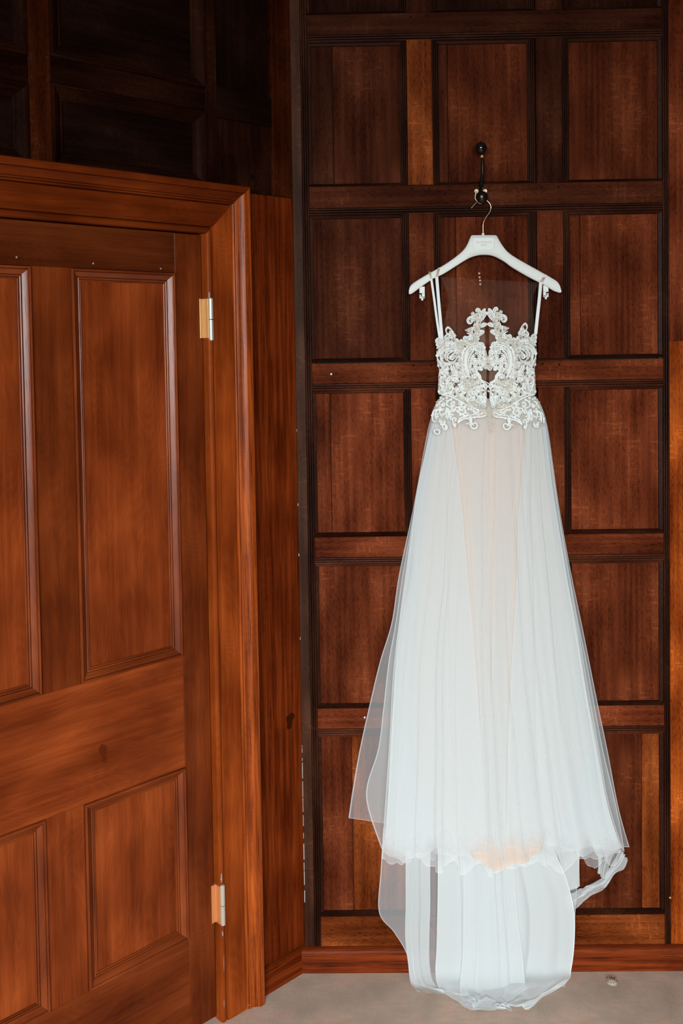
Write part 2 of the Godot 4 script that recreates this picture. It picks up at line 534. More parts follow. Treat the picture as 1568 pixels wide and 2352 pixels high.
func build_wall_back() -> void:
	var w := base("wall_back")
	structure(w, "dark oak panelled wall with rows of framed square panels behind the dress", "wall")
	board("backing", w, -0.30, 1.75, 0, CEIL, -0.14, -0.012, M.dark, false, 0.0)
	# stiles
	board("stile", w, -0.158, -0.131, 0.062, CEIL, -0.012, FZ, M.oak_grey)
	var lr := [Vector2(0, -0.004)] + reeds(0.0, FZ, 0.012, 0.018, 3, 0.0015) + [Vector2(0.018, 0.006), Vector2(0.026, 0.0035), Vector2(0.028, -0.004)]
	moulding("stile_moulding", w, Vector2(-0.131, 0.062), Vector2(-0.131, CEIL), Vector2(1, 0), lr, M.oak_black)
	var rr := [Vector2(0, -0.004)] + reeds(0.0, FZ, 0.012, 0.0165, 3, 0.0015) + [Vector2(0.0165, 0.006), Vector2(0.026, 0.0035), Vector2(0.028, -0.004)]
	moulding("stile_moulding", w, Vector2(0.8485, 0.062), Vector2(0.8485, CEIL), Vector2(-1, 0), rr, M.oak_black)
	board("stile", w, 0.8485, 0.985, 0.062, 1.722, -0.012, FZ + 0.001, M.oak_orange)
	board("stile", w, 0.8485, 0.985, 1.722, CEIL, -0.012, FZ + 0.0005, M.oak[6])
	# rails: the frame between rows, a reeded run along its lower edge
	var tops := [2.606, 2.150, 1.675, 1.2025, 0.7315]
	var heads := [2.524, 2.0645, 1.5927, 1.1191, 0.6469]
	var feet := [2.1563, 1.6858, 1.2104, 0.7372, 0.1561]
	var run := [Vector2(0, FZ)] + reeds(0.0, FZ + 0.0015, 0.0125, 0.019, 3, 0.0016) + [Vector2(0.019, 0.0085), Vector2(0.0215, 0.0065), Vector2(0.026, 0.0045), Vector2(0.029, -0.004)]
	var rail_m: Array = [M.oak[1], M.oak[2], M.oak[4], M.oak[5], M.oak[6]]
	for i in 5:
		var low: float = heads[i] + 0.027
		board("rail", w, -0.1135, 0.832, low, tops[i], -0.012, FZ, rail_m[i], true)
		moulding("rail_moulding", w, Vector2(-0.1135, low), Vector2(0.832, low), Vector2(0, -1), run, M.oak_black if i < 2 else M.oak_reed)
	board("rail", w, -0.1135, 0.832, 0.06, 0.1475, -0.012, FZ, M.oak_warm, true)
	# muntins, panels and their side mouldings
	var side := [Vector2(0, FZ), Vector2(0.001, 0.011)] + reeds(0.001, 0.013, 0.0095, 0.015, 3, 0.0014) + [Vector2(0.016, 0.006), Vector2(0.0195, 0.0045), Vector2(0.0205, -0.004)]
	var bevel := [Vector2(0, FZ), Vector2(0.0085, 0.003), Vector2(0.009, -0.004)]
	var cols := [[-0.1045, 0.1320, false, true], [0.2385, 0.4737, true, true], [0.5855, 0.8215, true, false]]
	var muntins := [[0.1520, 0.2200], [0.4960, 0.5665]]
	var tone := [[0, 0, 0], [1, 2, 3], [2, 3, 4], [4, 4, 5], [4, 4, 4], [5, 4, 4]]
	for row in 6:
		var y1: float = CEIL if row == 0 else heads[row - 1]
		var y0: float = 2.6128 if row == 0 else feet[row - 1]
		var my0: float = y0 - 0.0065
		var my1: float = y1 + 0.012
		for k in 2:
			var mm: Material = M.oak_warm if row == 1 and k == 0 else M.oak[[[1, 1], [0, 1], [3, 3], [5, 4], [5, 5], [4, 4]][row][k]]
			board("muntin", w, muntins[k][0], muntins[k][1], my0, my1, -0.012, FZ - 0.0004, mm)
		for c in 3:
			var x0: float = cols[c][0]
			var x1: float = cols[c][1]
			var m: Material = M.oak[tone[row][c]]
			var split := 0.0
			if c == 0:
				split = [0.0, -0.0462, 0.0, -0.066, 0.0, -0.022][row]
			elif c == 1:
				split = [0.0, 0.262, 0.280, 0.0, 0.0, 0.0][row]
			else:
				split = [0.0, 0.0, 0.6145, 0.0, 0.0, 0.774][row]
			if row == 5:
				m = M.oak[4]
			if split == 0.0:
				board("panel", w, x0 - 0.006, x1 + 0.006, y0 - 0.006, y1 + 0.02, -0.012, 0.0, m)
			else:
				var m2: Material = M.oak[tone[row][c] + (1 if c != 2 else 0)]
				if row == 5 and c == 0:
					m2 = M.oak_warm
				if row == 5 and c == 2:
					m2 = M.oak_warm
					m = M.oak[3]
				board("panel", w, x0 - 0.006, split - 0.0006, y0 - 0.006, y1 + 0.02, -0.012, 0.0, m)
				board("panel", w, split + 0.0006, x1 + 0.006, y0 - 0.006, y1 + 0.02, -0.012, -0.0004, m2)
			if cols[c][2]:
				moulding("panel_moulding", w, Vector2(x0 - 0.0195, my0), Vector2(x0 - 0.0195, my1), Vector2(1, 0), side, M.oak_black, 0.3, 0.0)
			if cols[c][3]:
				moulding("panel_moulding", w, Vector2(x1 + 0.0205, my0), Vector2(x1 + 0.0205, my1), Vector2(-1, 0), side, M.oak_black, 0.3, 0.0)
			moulding("panel_bevel", w, Vector2(x0 - 0.009, my0), Vector2(x1 + 0.012, my0), Vector2(0, 1), bevel, M.oak_black)
	# oak pegs at the joints
	for row in 5:
		for k in 2:
			for s in [-1, 1]:
				var px: float = (muntins[k][0] + muntins[k][1]) / 2 + s * (0.021 + rng.randf() * 0.004)
				var st := mb()
				lathe(st, Vector3(px, tops[row] - 0.0105 + rng.randf_range(-.002, .002), FZ), Vector3(0, 0, 1), [Vector2(0.0030, -0.004), Vector2(0.0030, 0.0004), Vector2(0.0015, 0.0010), Vector2(0, 0.0011)], 10)
				obj("peg", st, M.oak_deep, w)
	# old tacks left in the wood
	for t in [Vector3(0.0155, 0.7048, FZ), Vector3(0.8462, 0.1949, FZ), Vector3(-0.0615, 1.646, FZ)]:
		var st := mb()
		lathe(st, t, Vector3(0, 0, 1), [Vector2(0.0030, -0.002), Vector2(0.0030, 0.0008), Vector2(0.0016, 0.0016), Vector2(0, 0.0019)], 12)
		obj("tack", st, M.steel if t.x < 0.5 else M.brass, w)
	# pale paint worn through along the corner
	var yy := 0.19
	while yy < 1.75:
		var len := rng.randf_range(0.006, 0.045) if yy < 0.62 else rng.randf_range(0.003, 0.009)
		board("worn_paint", w, -0.1578, -0.1578 + rng.randf_range(0.0009, 0.0019), yy, yy + len, FZ - 0.001, FZ + 0.0004, M.chip, false, 0.0003)
		yy += len + (rng.randf_range(0.002, 0.02) if yy < 0.62 else rng.randf_range(0.08, 0.30))
	# one more bay to the right, out of the frame
	var bx0 := 1.012
	var bx1 := 1.30
	board("stile", w, 1.33, 1.75, 0.062, CEIL, -0.012, FZ, M.oak[0])
	for i in 5:
		board("rail", w, 0.985, 1.33, heads[i] + 0.027, tops[i], -0.012, FZ, M.oak[2], true)
	board("rail", w, 0.985, 1.33, 0.06, 0.1475, -0.012, FZ, M.oak[2], true)
	for row in 6:
		var y1: float = CEIL if row == 0 else heads[row - 1]
		var y0: float = 2.6128 if row == 0 else feet[row - 1]
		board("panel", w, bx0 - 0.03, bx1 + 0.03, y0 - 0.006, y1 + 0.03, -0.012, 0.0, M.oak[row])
	# skirting
	var b := base("baseboard_back")
	structure(b, "reddish oak skirting board under the panelled wall behind the dress", "baseboard")
	var bp := [Vector2(0, -0.012), Vector2(0, 0.020), Vector2(0.0015, 0.0265), Vector2(0.005, 0.0305), Vector2(0.010, 0.032), Vector2(0.066, 0.032)]
	var st := mb()
	strip(st, Vector2(-0.17, 0.066), Vector2(1.75, 0.066), Vector2(0, -1), bp, 0, 0)
	obj("skirting_board", st, M.skirting, b)

# ---------------------------------------------------------------- the angled wall with the door
# local x: 0 at the corner with the back wall, negative to the left; z towards the room
func build_wall_left() -> void:
	var w := base("wall_left", Vector3(XC, 0, 0), TURN)
	structure(w, "angled wall left of the dress with the door below dark carved panels", "wall")
	board("backing", w, -0.175, 0.12, 0, CEIL, -0.16, -0.016, M.dark, false, 0.0)
	board("backing", w, -1.75, -0.175, 2.10, CEIL, -0.16, -0.016, M.dark, false, 0.0)
	board("backing", w, -1.75, -1.25, 0, 2.10, -0.16, -0.016, M.dark, false, 0.0)
	board("backing", w, -1.25, -0.175, 0, 2.10, -0.16, -0.06, M.dark, false, 0.0)
	# plank between the door casing and the corner
	board("plank", w, -0.20, 0.004, 0.0, 2.121, -0.016, 0.0, M.plank, false, 0.001)
	board("plank", w, -1.75, -1.24, 0.0, 2.121, -0.016, 0.0, M.plank, false, 0.001)
	# panelling above the door
	var z1 := 0.004
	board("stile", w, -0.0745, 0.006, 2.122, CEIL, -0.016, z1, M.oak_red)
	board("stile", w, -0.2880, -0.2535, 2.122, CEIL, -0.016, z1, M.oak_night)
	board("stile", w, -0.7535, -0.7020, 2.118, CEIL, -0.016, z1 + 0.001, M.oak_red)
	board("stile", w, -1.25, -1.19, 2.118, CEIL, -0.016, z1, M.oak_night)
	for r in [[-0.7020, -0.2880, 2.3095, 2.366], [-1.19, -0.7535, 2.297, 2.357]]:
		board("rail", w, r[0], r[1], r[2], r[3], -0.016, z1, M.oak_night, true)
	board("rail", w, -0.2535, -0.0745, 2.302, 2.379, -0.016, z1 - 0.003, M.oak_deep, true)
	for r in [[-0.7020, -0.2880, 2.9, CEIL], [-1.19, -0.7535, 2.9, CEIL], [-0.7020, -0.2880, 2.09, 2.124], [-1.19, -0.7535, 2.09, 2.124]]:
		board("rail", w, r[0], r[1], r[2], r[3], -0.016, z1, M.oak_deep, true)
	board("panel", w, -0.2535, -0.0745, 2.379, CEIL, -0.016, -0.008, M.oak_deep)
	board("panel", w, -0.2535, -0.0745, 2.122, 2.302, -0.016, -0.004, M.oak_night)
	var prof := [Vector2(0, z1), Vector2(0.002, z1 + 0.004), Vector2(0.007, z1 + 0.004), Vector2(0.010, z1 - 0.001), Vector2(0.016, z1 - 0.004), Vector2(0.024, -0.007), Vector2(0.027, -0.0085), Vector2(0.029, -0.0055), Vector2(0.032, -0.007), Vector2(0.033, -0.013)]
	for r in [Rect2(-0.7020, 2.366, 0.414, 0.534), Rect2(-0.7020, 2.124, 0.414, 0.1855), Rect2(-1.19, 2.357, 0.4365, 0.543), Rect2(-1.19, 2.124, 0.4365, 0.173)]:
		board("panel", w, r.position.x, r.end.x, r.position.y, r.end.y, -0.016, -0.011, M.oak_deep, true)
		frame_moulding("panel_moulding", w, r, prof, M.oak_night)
	for p in [[-0.709, 2.361], [-0.746, 2.361], [-0.709, 2.312], [-0.746, 2.312], [-0.7475, 2.352]]:
		var st := mb()
		lathe(st, Vector3(p[0], p[1], z1 + 0.001), Vector3(0, 0, 1), [Vector2(0.0032, -0.004), Vector2(0.0032, 0.0004), Vector2(0, 0.001)], 10)
		obj("peg", st, M.dark, w)
	knot(w, -0.0465, 0.706, 0.030, 0.052, 0.0, M.knot)
	knot(w, -0.205, 2.205, 0.022, 0.026, -0.004, M.oak_deep)
	knot(w, -0.140, 2.165, 0.020, 0.014, -0.004, M.oak_deep)
	# door casing
	var t := base("trim_1", Vector3(XC, 0, 0), TURN)
	structure(t, "orange brown moulded casing round the door", "door casing")
	# profile from the inner edge outwards
	var cp := [Vector2(0, -0.05), Vector2(0, 0.012)]
	for s in 7:
		cp.append(Vector2(0.0075 - 0.0075 * cos(s * PI / 6), 0.013 + 0.006 * sin(s * PI / 6)))
	cp += [Vector2(0.0155, 0.0090), Vector2(0.0165, 0.0090), Vector2(0.0172, 0.0195), Vector2(0.0225, 0.0195), Vector2(0.0230, 0.0205), Vector2(0.0735, 0.0205)]
	cp += [Vector2(0.0742, 0.0125), Vector2(0.0752, 0.0125)] + reeds(0.0765, 0.021, 0.026, 0.011, 2, 0.0016) + [Vector2(0.088, 0.0245)]
	for s in 6:
		cp.append(Vector2(0.089 + 0.016 * s / 5.0, 0.0255 + 0.010 * pow(s / 5.0, 1.8)))
	cp += [Vector2(0.1058, 0.0335), Vector2(0.107, 0.0385), Vector2(0.1205, 0.0385), Vector2(0.1228, 0.0378), Vector2(0.124, 0.036), Vector2(0.124, -0.016)]
	var jamb := cp
	var xi := -0.3035
	var xo := -1.131
	var top := 2.0055
	var st := mb()
	strip(st, Vector2(xi, 0), Vector2(xi, top), Vector2(1, 0), jamb.slice(0, 12), 0, -1)
	strip(st, Vector2(xi, 0), Vector2(xi, top), Vector2(1, 0), jamb.slice(11, 16), 0, -1)
	obj("jamb_casing", st, M.casing, t)
	st = mb()
	strip(st, Vector2(xi, 0), Vector2(xi, top), Vector2(1, 0), jamb.slice(15), 0, -1)
	obj("jamb_moulding", st, M.casing_edge, t)
	st = mb()
	strip(st, Vector2(xo, 0), Vector2(xo, top), Vector2(-1, 0), jamb, 0, -1)
	obj("jamb_casing", st, M.casing, t)
	st = mb()
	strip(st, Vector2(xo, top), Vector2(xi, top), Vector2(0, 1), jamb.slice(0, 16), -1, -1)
	obj("head_casing", st, M.casing_head_shaded, t)
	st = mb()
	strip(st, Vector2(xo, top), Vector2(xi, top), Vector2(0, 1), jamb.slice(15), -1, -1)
	obj("head_moulding", st, M.casing_head_shaded, t)
	# pale filler where the hinges were let in, and chips at the foot
	for q in [[-0.3005, 1.853, 0.007, 0.030], [-0.299, 0.378, 0.008, 0.036], [-0.299, 0.232, 0.006, 0.018], [-0.2965, 0.16, 0.002, 0.06], [-0.2985, 0.05, 0.003, 0.025]]:
		chip(t, q[0], q[1], q[2], q[3], 0.019, M.filler)
	chip(t, -0.215, 0.008, 0.016, 0.014, 0.0235, M.chip)
	var b := base("baseboard_left", Vector3(XC, 0, 0), TURN)
	structure(b, "dark oak skirting board between the door casing and the corner", "baseboard")
	var bp := [Vector2(0, -0.012), Vector2(0, 0.010), Vector2(0.003, 0.014), Vector2(0.069, 0.015)]
	st = mb()
	strip(st, Vector2(-0.181, 0.069), Vector2(0.012, 0.069), Vector2(0, -1), bp, 0, 0)
	obj("skirting_board", st, M.plank, b)

# a dark knot, feathered out in three thin rings of end grain
func knot(parent: Node3D, x: float, y: float, wide: float, tall: float, z: float, m: Material) -> void:
	var st := mb()
	var lean := rng.randf_range(-0.3, 0.3)
	for ring in 3:
		var f := 1.0 - ring * 0.33
		var n := 22
		for i in n:
			var pts := []
			for e in [i, i + 1]:
				var a: float = TAU * (e % n) / n
				var r := f * (0.85 + 0.15 * sin(a * 3.0 + ring) + 0.1 * sin(a * 5.0))
				pts.append(Vector3(x + cos(a) * wide / 2 * r + sin(a) * lean * wide / 2, y + sin(a) * tall / 2 * r, z + 0.0002 + ring * 0.0002))
			var nn := Vector3(0, 0, 1)
			tri(st, [Vector3(x, y, z + 0.0004 + ring * 0.0002), pts[0], pts[1]], [Vector2(.5, .5), Vector2(pts[0].x, pts[0].y) * 2.0, Vector2(pts[1].x, pts[1].y) * 2.0], [nn, nn, nn])
	obj("knot", st, m, parent)

func chip(parent: Node3D, x: float, y: float, wide: float, tall: float, z: float, m: Material) -> void:
	var st := mb()
	var pts := []
	for i in 11:
		var a := TAU * i / 11
		var r := rng.randf_range(0.45, 1.0)
		pts.append(Vector3(x + cos(a) * wide / 2 * r, y + sin(a) * tall / 2 * r, z))
	var mid := Vector3(x, y, z + 0.0012)
	for i in 11:
		var a: Vector3 = pts[i]
		var b: Vector3 = pts[(i + 1) % 11]
		var n := Vector3(0, 0, 1)
		tri(st, [mid, a, b], [Vector2.ZERO, Vector2.ZERO, Vector2.ZERO], [n, n, n])
		tri(st, [a, b, a + Vector3(0, 0, -0.003)], [Vector2.ZERO, Vector2.ZERO, Vector2.ZERO], [n, n, n])
	obj("paint_chip", st, m, parent)

# ---------------------------------------------------------------- the door
func build_door() -> void:
	var d := base("door_1", Vector3(XC, 0, 0), TURN)
	structure(d, "varnished reddish brown four panel door with two metal hinges on its right edge", "door")
	var z0 := -0.040
	var x1 := -0.3085
	var x0 := -1.1285
	board("stile", d, -0.3875, x1, 0.012, 2.003, z0, 0.0, M.pine[2], false, 0.002)
	board("stile", d, x0, -1.0345, 0.012, 2.003, z0, 0.0, M.pine[0], false, 0.002)
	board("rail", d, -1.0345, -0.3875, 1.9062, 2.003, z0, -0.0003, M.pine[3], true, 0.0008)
	board("rail", d, -1.0345, -0.3875, 0.6852, 0.9640, z0, -0.0003, M.pine[0], true, 0.0008)
	board("rail", d, -1.0345, -0.3875, 0.012, 0.2490, z0, -0.0003, M.pine[2], true, 0.0008)
	board("muntin", d, -0.7578, -0.6640, 0.9640, 1.9062, z0, -0.0006, M.pine[2], false, 0.0008)
	board("muntin", d, -0.7578, -0.6640, 0.2490, 0.6852, z0, -0.0006, M.pine[0], false, 0.0008)
	var prof := [Vector2(0, 0), Vector2(0.0006, -0.0035), Vector2(0.0014, 0.0035), Vector2(0.0030, 0.0060), Vector2(0.0050, 0.0060), Vector2(0.0064, 0.0040), Vector2(0.0070, 0.0), Vector2(0.0082, 0.0030)]
	for k in 6:
		prof.append(Vector2(0.0082 + 0.0105 * k / 5.0, 0.0030 - 0.0085 * pow(k / 5.0, 0.85)))
	prof += [Vector2(0.0193, -0.0095), Vector2(0.0203, -0.0060), Vector2(0.0222, -0.0050), Vector2(0.0240, -0.0062), Vector2(0.0246, -0.0105), Vector2(0.0255, -0.0080), Vector2(0.0272, -0.0072), Vector2(0.0286, -0.0085), Vector2(0.0290, -0.014)]
	for r in [Rect2(-0.6640, 0.9640, 0.2765, 0.9422), Rect2(-1.0345, 0.9640, 0.2767, 0.9422), Rect2(-0.6640, 0.2490, 0.2765, 0.4362), Rect2(-1.0345, 0.2490, 0.2767, 0.4362)]:
		board("panel", d, r.position.x - 0.004, r.end.x + 0.004, r.position.y - 0.004, r.end.y + 0.004, z0 + 0.012, -0.0115, M.pine[1] if r.position.y < 0.5 else M.pine[0])
		frame_moulding("panel_moulding", d, r, prof, M.pine_gloss)
	knot(d, -0.612, 0.79, 0.022, 0.055, -0.0003, M.knot_pine)
	# three pale pin heads in the top rail
	for p in [[-0.7896, 1.9229], [-0.6074, 1.9184], [-0.4275, 1.9143]]:
		var st := mb()
		lathe(st, Vector3(p[0], p[1], 0), Vector3(0, 0, 1), [Vector2(0.0022, -0.003), Vector2(0.0022, 0.0005), Vector2(0, 0.001)], 10)
		obj("pin", st, M.filler, d)
	for h in [[1.7405, 1.8445, true], [0.2525, 0.3560, false]]:
		var st := mb()
		slab(st, -0.3175, -0.3005, h[0] + 0.006, h[1], -0.01, 0.0022, 0.0006, false)
		slab(st, -0.3055, -0.2955, h[0] + 0.006, h[1], 0.0, 0.0190, 0.0006, false)
		var hinge := obj("hinge", st, M.copper if not h[2] else M.brass, d)
		hinge.set_meta("label", "brass butt hinge with a steel knuckle")
		var mid: float = (h[0] + h[1]) / 2
		st = mb()
		lathe(st, Vector3(-0.2955, mid + 0.0012, 0.0175), Vector3(0, 1, 0), [Vector2(0, 0), Vector2(0.0066, 0), Vector2(0.0066, h[1] - mid - 0.002), Vector2(0.005, h[1] - mid), Vector2(0, h[1] - mid + 0.001)], 20)
		obj("knuckle", st, M.steel, hinge)
		st = mb()
		lathe(st, Vector3(-0.2955, h[0], 0.0175), Vector3(0, 1, 0), [Vector2(0, -0.001), Vector2(0.005, 0), Vector2(0.0066, 0.002), Vector2(0.0066, mid - h[0] - 0.0012), Vector2(0, mid - h[0] - 0.0012)], 20)
		obj("knuckle", st, M.steel, hinge)

# ---------------------------------------------------------------- coat hook
func build_coat_hook() -> void:
	var h := base("coat_hook", Vector3(0.348, 2.1292, 0.015))
	tag(h, "black double coat hook with two ball knobs screwed to the dark panelled wall", "coat hook")
	var o := h.position
	var st := mb()
	# scrolled plate with two screw ears
	var l := spline([Vector3(0.3349, 2.1313, 0.0175), Vector3(0.3325, 2.1209, 0.0175), Vector3(0.3312, 2.1117, 0.0175), Vector3(0.3358, 2.1035, 0.0175), Vector3(0.345, 2.0964, 0.0175)], 6)
	var r := spline([Vector3(0.357, 2.1309, 0.0175), Vector3(0.3604, 2.1205, 0.0175), Vector3(0.3626, 2.1112, 0.0175), Vector3(0.3579, 2.1031, 0.0175), Vector3(0.345, 2.0964, 0.0175)], 6)
	for k in l.size():
		l[k] -= o
		r[k] -= o
	tube(st, l, 0.0030, 0.0022, 8, 0.8)
	tube(st, r, 0.0030, 0.0022, 8, 0.8)
	var body := [Vector3(0.3466, 2.1404, 0.0175) - o, Vector3(0.3473, 2.0964, 0.0175) - o]
	tube(st, body, 0.008, 0.006, 10, 0.35)
	for e in [Vector3(0.3346, 2.13, 0.015) - o, Vector3(0.3579, 2.1296, 0.015) - o]:
		lathe(st, e, Vector3(0, 0, 1), [Vector2(0.0062, 0), Vector2(0.0062, 0.003), Vector2(0.005, 0.0038), Vector2(0, 0.0038)], 16)
	obj("back_plate", st, M.brass_dull, h)
	for e in [Vector3(0.3341, 2.1294, 0.0188) - o, Vector3(0.3574, 2.129, 0.0188) - o]:
		st = mb()
		lathe(st, e, Vector3(0, 0, 1), [Vector2(0.0034, 0), Vector2(0.0034, 0.0008), Vector2(0.0026, 0.0020), Vector2(0.001, 0.0014), Vector2(0, 0.0006)], 14)
		obj("screw", st, M.steel, h)
	var up := [Vector3(0.3458, 2.1142, 0.022), Vector3(0.3437, 2.1269, 0.03), Vector3(0.3437, 2.1425, 0.04), Vector3(0.346, 2.1637, 0.05), Vector3(0.3468, 2.1858, 0.054), Vector3(0.3459, 2.2052, 0.054), Vector3(0.345, 2.219, 0.053)]
	var lo := [Vector3(0.3469, 2.1142, 0.022), Vector3(0.3458, 2.1084, 0.03), Vector3(0.3445, 2.1046, 0.04), Vector3(0.344, 2.1063, 0.052)]
	for k in up.size():
		up[k] -= o
	for k in lo.size():
		lo[k] -= o
	st = mb()
	tube(st, spline(up, 6), 0.0058, 0.0034, 12)
	obj("upper_arm", st, M.black_metal, h)
	st = mb()
	tube(st, spline(lo, 6), 0.0056, 0.0046, 12)
	obj("lower_arm", st, M.black_metal, h)
	st = mb()
	var cb := Vector3(0.3455, 2.2145, 0.053) - o
	lathe(st, cb, Vector3(-0.05, 1, 0), [Vector2(0.0034, -0.004), Vector2(0.0042, -0.003), Vector2(0.0042, 0.003), Vector2(0.0034, 0.004)], 14)
	obj("collar", st, M.brass, h)
	st = mb()
	ball(st, Vector3(0.3429, 2.2373, 0.053) - o, 0.0158, 32)
	ball(st, Vector3(0.343, 2.2526, 0.053) - o, 0.0028, 10)
	obj("upper_knob", st, M.black_gloss, h)
	st = mb()
	ball(st, Vector3(0.3433, 2.1071, 0.062) - o, 0.0158, 32)
	obj("lower_knob", st, M.black_gloss, h)
	st = mb()
	lathe(st, Vector3(0.3408, 2.1066, 0.0765) - o, Vector3(0, 0, 1), [Vector2(0.0040, -0.001), Vector2(0.0040, 0.0010), Vector2(0.0028, 0.0016), Vector2(0.0016, 0.0008), Vector2(0.0014, 0.0018), Vector2(0, 0.0022)], 16)
	obj("pin_cap", st, M.brass_dull, h)

# ---------------------------------------------------------------- hanger
func interp(p: Array, x: float) -> float:
	for i in range(0, p.size() - 2, 2):
		if x <= p[i + 2]:
			var t: float = clampf((x - p[i]) / maxf(p[i + 2] - p[i], 1e-6), 0, 1)
			return lerpf(p[i + 1], p[i + 3], t)
	return p[-1]

func smooth_curve(p: Array) -> Array:
	var v := []
	for i in range(0, p.size(), 2):
		v.append(Vector2(p[i], p[i + 1]))
	var out := []
	for q in spline(v, 8):
		out.append(q.x)
		out.append(q.y)
	return out

func build_hanger() -> void:
	var h := base("clothes_hanger", Vector3(0.3489, 1.97, 0.04))
	tag(h, "off-white shaped plastic clothes hanger with a gold wire hook hanging from the coat hook", "clothes hanger")
	var o := h.position
	# upper and lower outline as heights over the width
	var hi := smooth_curve([0.1487, 1.8658, 0.1523, 1.8773, 0.1652, 1.8886, 0.1979, 1.9078, 0.241, 1.9313, 0.2748, 1.9539, 0.2946, 1.9709, 0.3052, 1.9857, 0.3134, 2.004, 0.3164, 2.0091, 0.3204, 2.0105, 0.3493, 2.0103, 0.3793, 2.0096, 0.3833, 2.008, 0.3862, 2.0028, 0.3975, 1.983, 0.4124, 1.9643, 0.4365, 1.9466, 0.4905, 1.9146, 0.5261, 1.8933, 0.541, 1.8827, 0.5479, 1.871, 0.5507, 1.8594])
	var lo := smooth_curve([0.1486, 1.8565, 0.1509, 1.8559, 0.1579, 1.8581, 0.1777, 1.8723, 0.2116, 1.8948, 0.2407, 1.9082, 0.2687, 1.9251, 0.2966, 1.942, 0.314, 1.9509, 0.3337, 1.9564, 0.3499, 1.9573, 0.3673, 1.9558, 0.3834, 1.9498, 0.4041, 1.9379, 0.4224, 1.9238, 0.4649, 1.8977, 0.5087, 1.8739, 0.5305, 1.8597, 0.5443, 1.8543, 0.5489, 1.8537, 0.5507, 1.8548])
	var st := mb()
	var n := 150
	var rings := []
	var norms := []
	var sides := 20
	var xa: float = hi[0]
	var xb: float = hi[-2]
	for i in n + 1:
		var t := float(i) / n
		var x := lerpf(xa, xb, t)
		var a := interp(hi, x)
		var b := interp(lo, x)
		var mid := (a + b) / 2
		var half := maxf((a - b) / 2, 0.0008)
		var tz := 0.0075
		var bow := 0.010 * pow(absf(t - 0.5) * 2.0, 2.0)
		var ring := []
		var nr := []
		for k in sides:
			var an := TAU * k / sides
			var cy := signf(sin(an)) * pow(absf(sin(an)), 0.55)
			var cz := signf(cos(an)) * pow(absf(cos(an)), 0.22)
			ring.append(Vector3(x, mid + half * cy, o.z + cz * tz + bow) - o)
			nr.append(Vector3(0, signf(sin(an)) * pow(absf(sin(an)), 1.45) * 0.55, signf(cos(an)) * pow(absf(cos(an)), 0.8)).normalized())
		rings.append(ring)
		norms.append(nr)
	for i in n:
		for k in sides:
			var j := (k + 1) % sides
			var z := Vector2.ZERO
			tri(st, [rings[i][k], rings[i][j], rings[i + 1][j]], [z, z, z], [norms[i][k], norms[i][j], norms[i + 1][j]])
			tri(st, [rings[i][k], rings[i + 1][j], rings[i + 1][k]], [z, z, z], [norms[i][k], norms[i + 1][j], norms[i + 1][k]])
	for e in [0, n]:
		var dir := Vector3(-1 if e == 0 else 1, 0, 0)
		for k in range(1, sides - 1):
			tri(st, [rings[e][0], rings[e][k], rings[e][k + 1]], [Vector2.ZERO, Vector2.ZERO, Vector2.ZERO], [dir, dir, dir])
	obj("shoulder_bar", st, M.hanger, h)
	# name plate: a shallow rounded plate on the neck
	var c := Vector3(0.3485, 1.9875, 0.0483) - o
	var outl := []
	for q in [[-0.0285, 0.0148, 0.002], [0.0285, 0.0148, 0.002], [0.0285, -0.0172, 0.009], [-0.0285, -0.0172, 0.009]]:
		var cx: float = q[0] - signf(q[0]) * q[2]
		var cy: float = q[1] - signf(q[1]) * q[2]
		for s in 7:
			var a0 := 0.0
			if q[0] < 0 and q[1] > 0:
				a0 = PI
			elif q[0] > 0 and q[1] > 0:
				a0 = PI / 2
			elif q[0] > 0:
				a0 = 0.0
			else:
				a0 = -PI / 2
			var a := a0 - s * PI / 12
			outl.append(Vector3(cx + cos(a) * q[2], cy + sin(a) * q[2], 0))
	st = mb()
	for i in outl.size():
		var a: Vector3 = c + outl[i]
		var b: Vector3 = c + outl[(i + 1) % outl.size()]
		var z := Vector2.ZERO
		var f := Vector3(0, 0, 1)
		var lift := Vector3(0, 0, 0.0008)
		var ai: Vector3 = c + outl[i] * 0.97 + lift
		var bi: Vector3 = c + outl[(i + 1) % outl.size()] * 0.97 + lift
		tri(st, [c + lift, ai, bi], [z, z, z], [f, f, f])
		quad(st, a, b, bi, ai, outl[i] + f * 0.01, z, z, z, z)
		quad(st, a, b, b - f * 0.003, a - f * 0.003, outl[i], z, z, z, z)
	obj("name_plate", st, M.hanger_plate, h)
	for line in [["The Mulberry", 0.0064, 0.0035, 0.0], ["TREE", 0.0034, -0.0042, 0.0]]:
		var tm := TextMesh.new()
		var font := SystemFont.new()
		font.font_names = PackedStringArray(["Droid Serif"])
		tm.font = font
		tm.text = line[0]
		tm.font_size = 64
		tm.pixel_size = line[1] / 64.0
		tm.depth = 0.0003
		var lt := MeshInstance3D.new()
		lt.mesh = tm
		lt.material_override = M.gold_print
		lt.name = "lettering" if line[0] != "TREE" else "lettering_001"
		h.add_child(lt, true)
		lt.position = c + Vector3(0, line[2], 0.0010)
	# wire hook
	st = mb()
	lathe(st, Vector3(0.3481, 2.0086, 0.04) - o, Vector3(0, 1, 0), [Vector2(0.0042, -0.004), Vector2(0.0042, 0.004), Vector2(0.0030, 0.0065), Vector2(0, 0.0068)], 14)
	obj("socket", st, M.hanger, h)
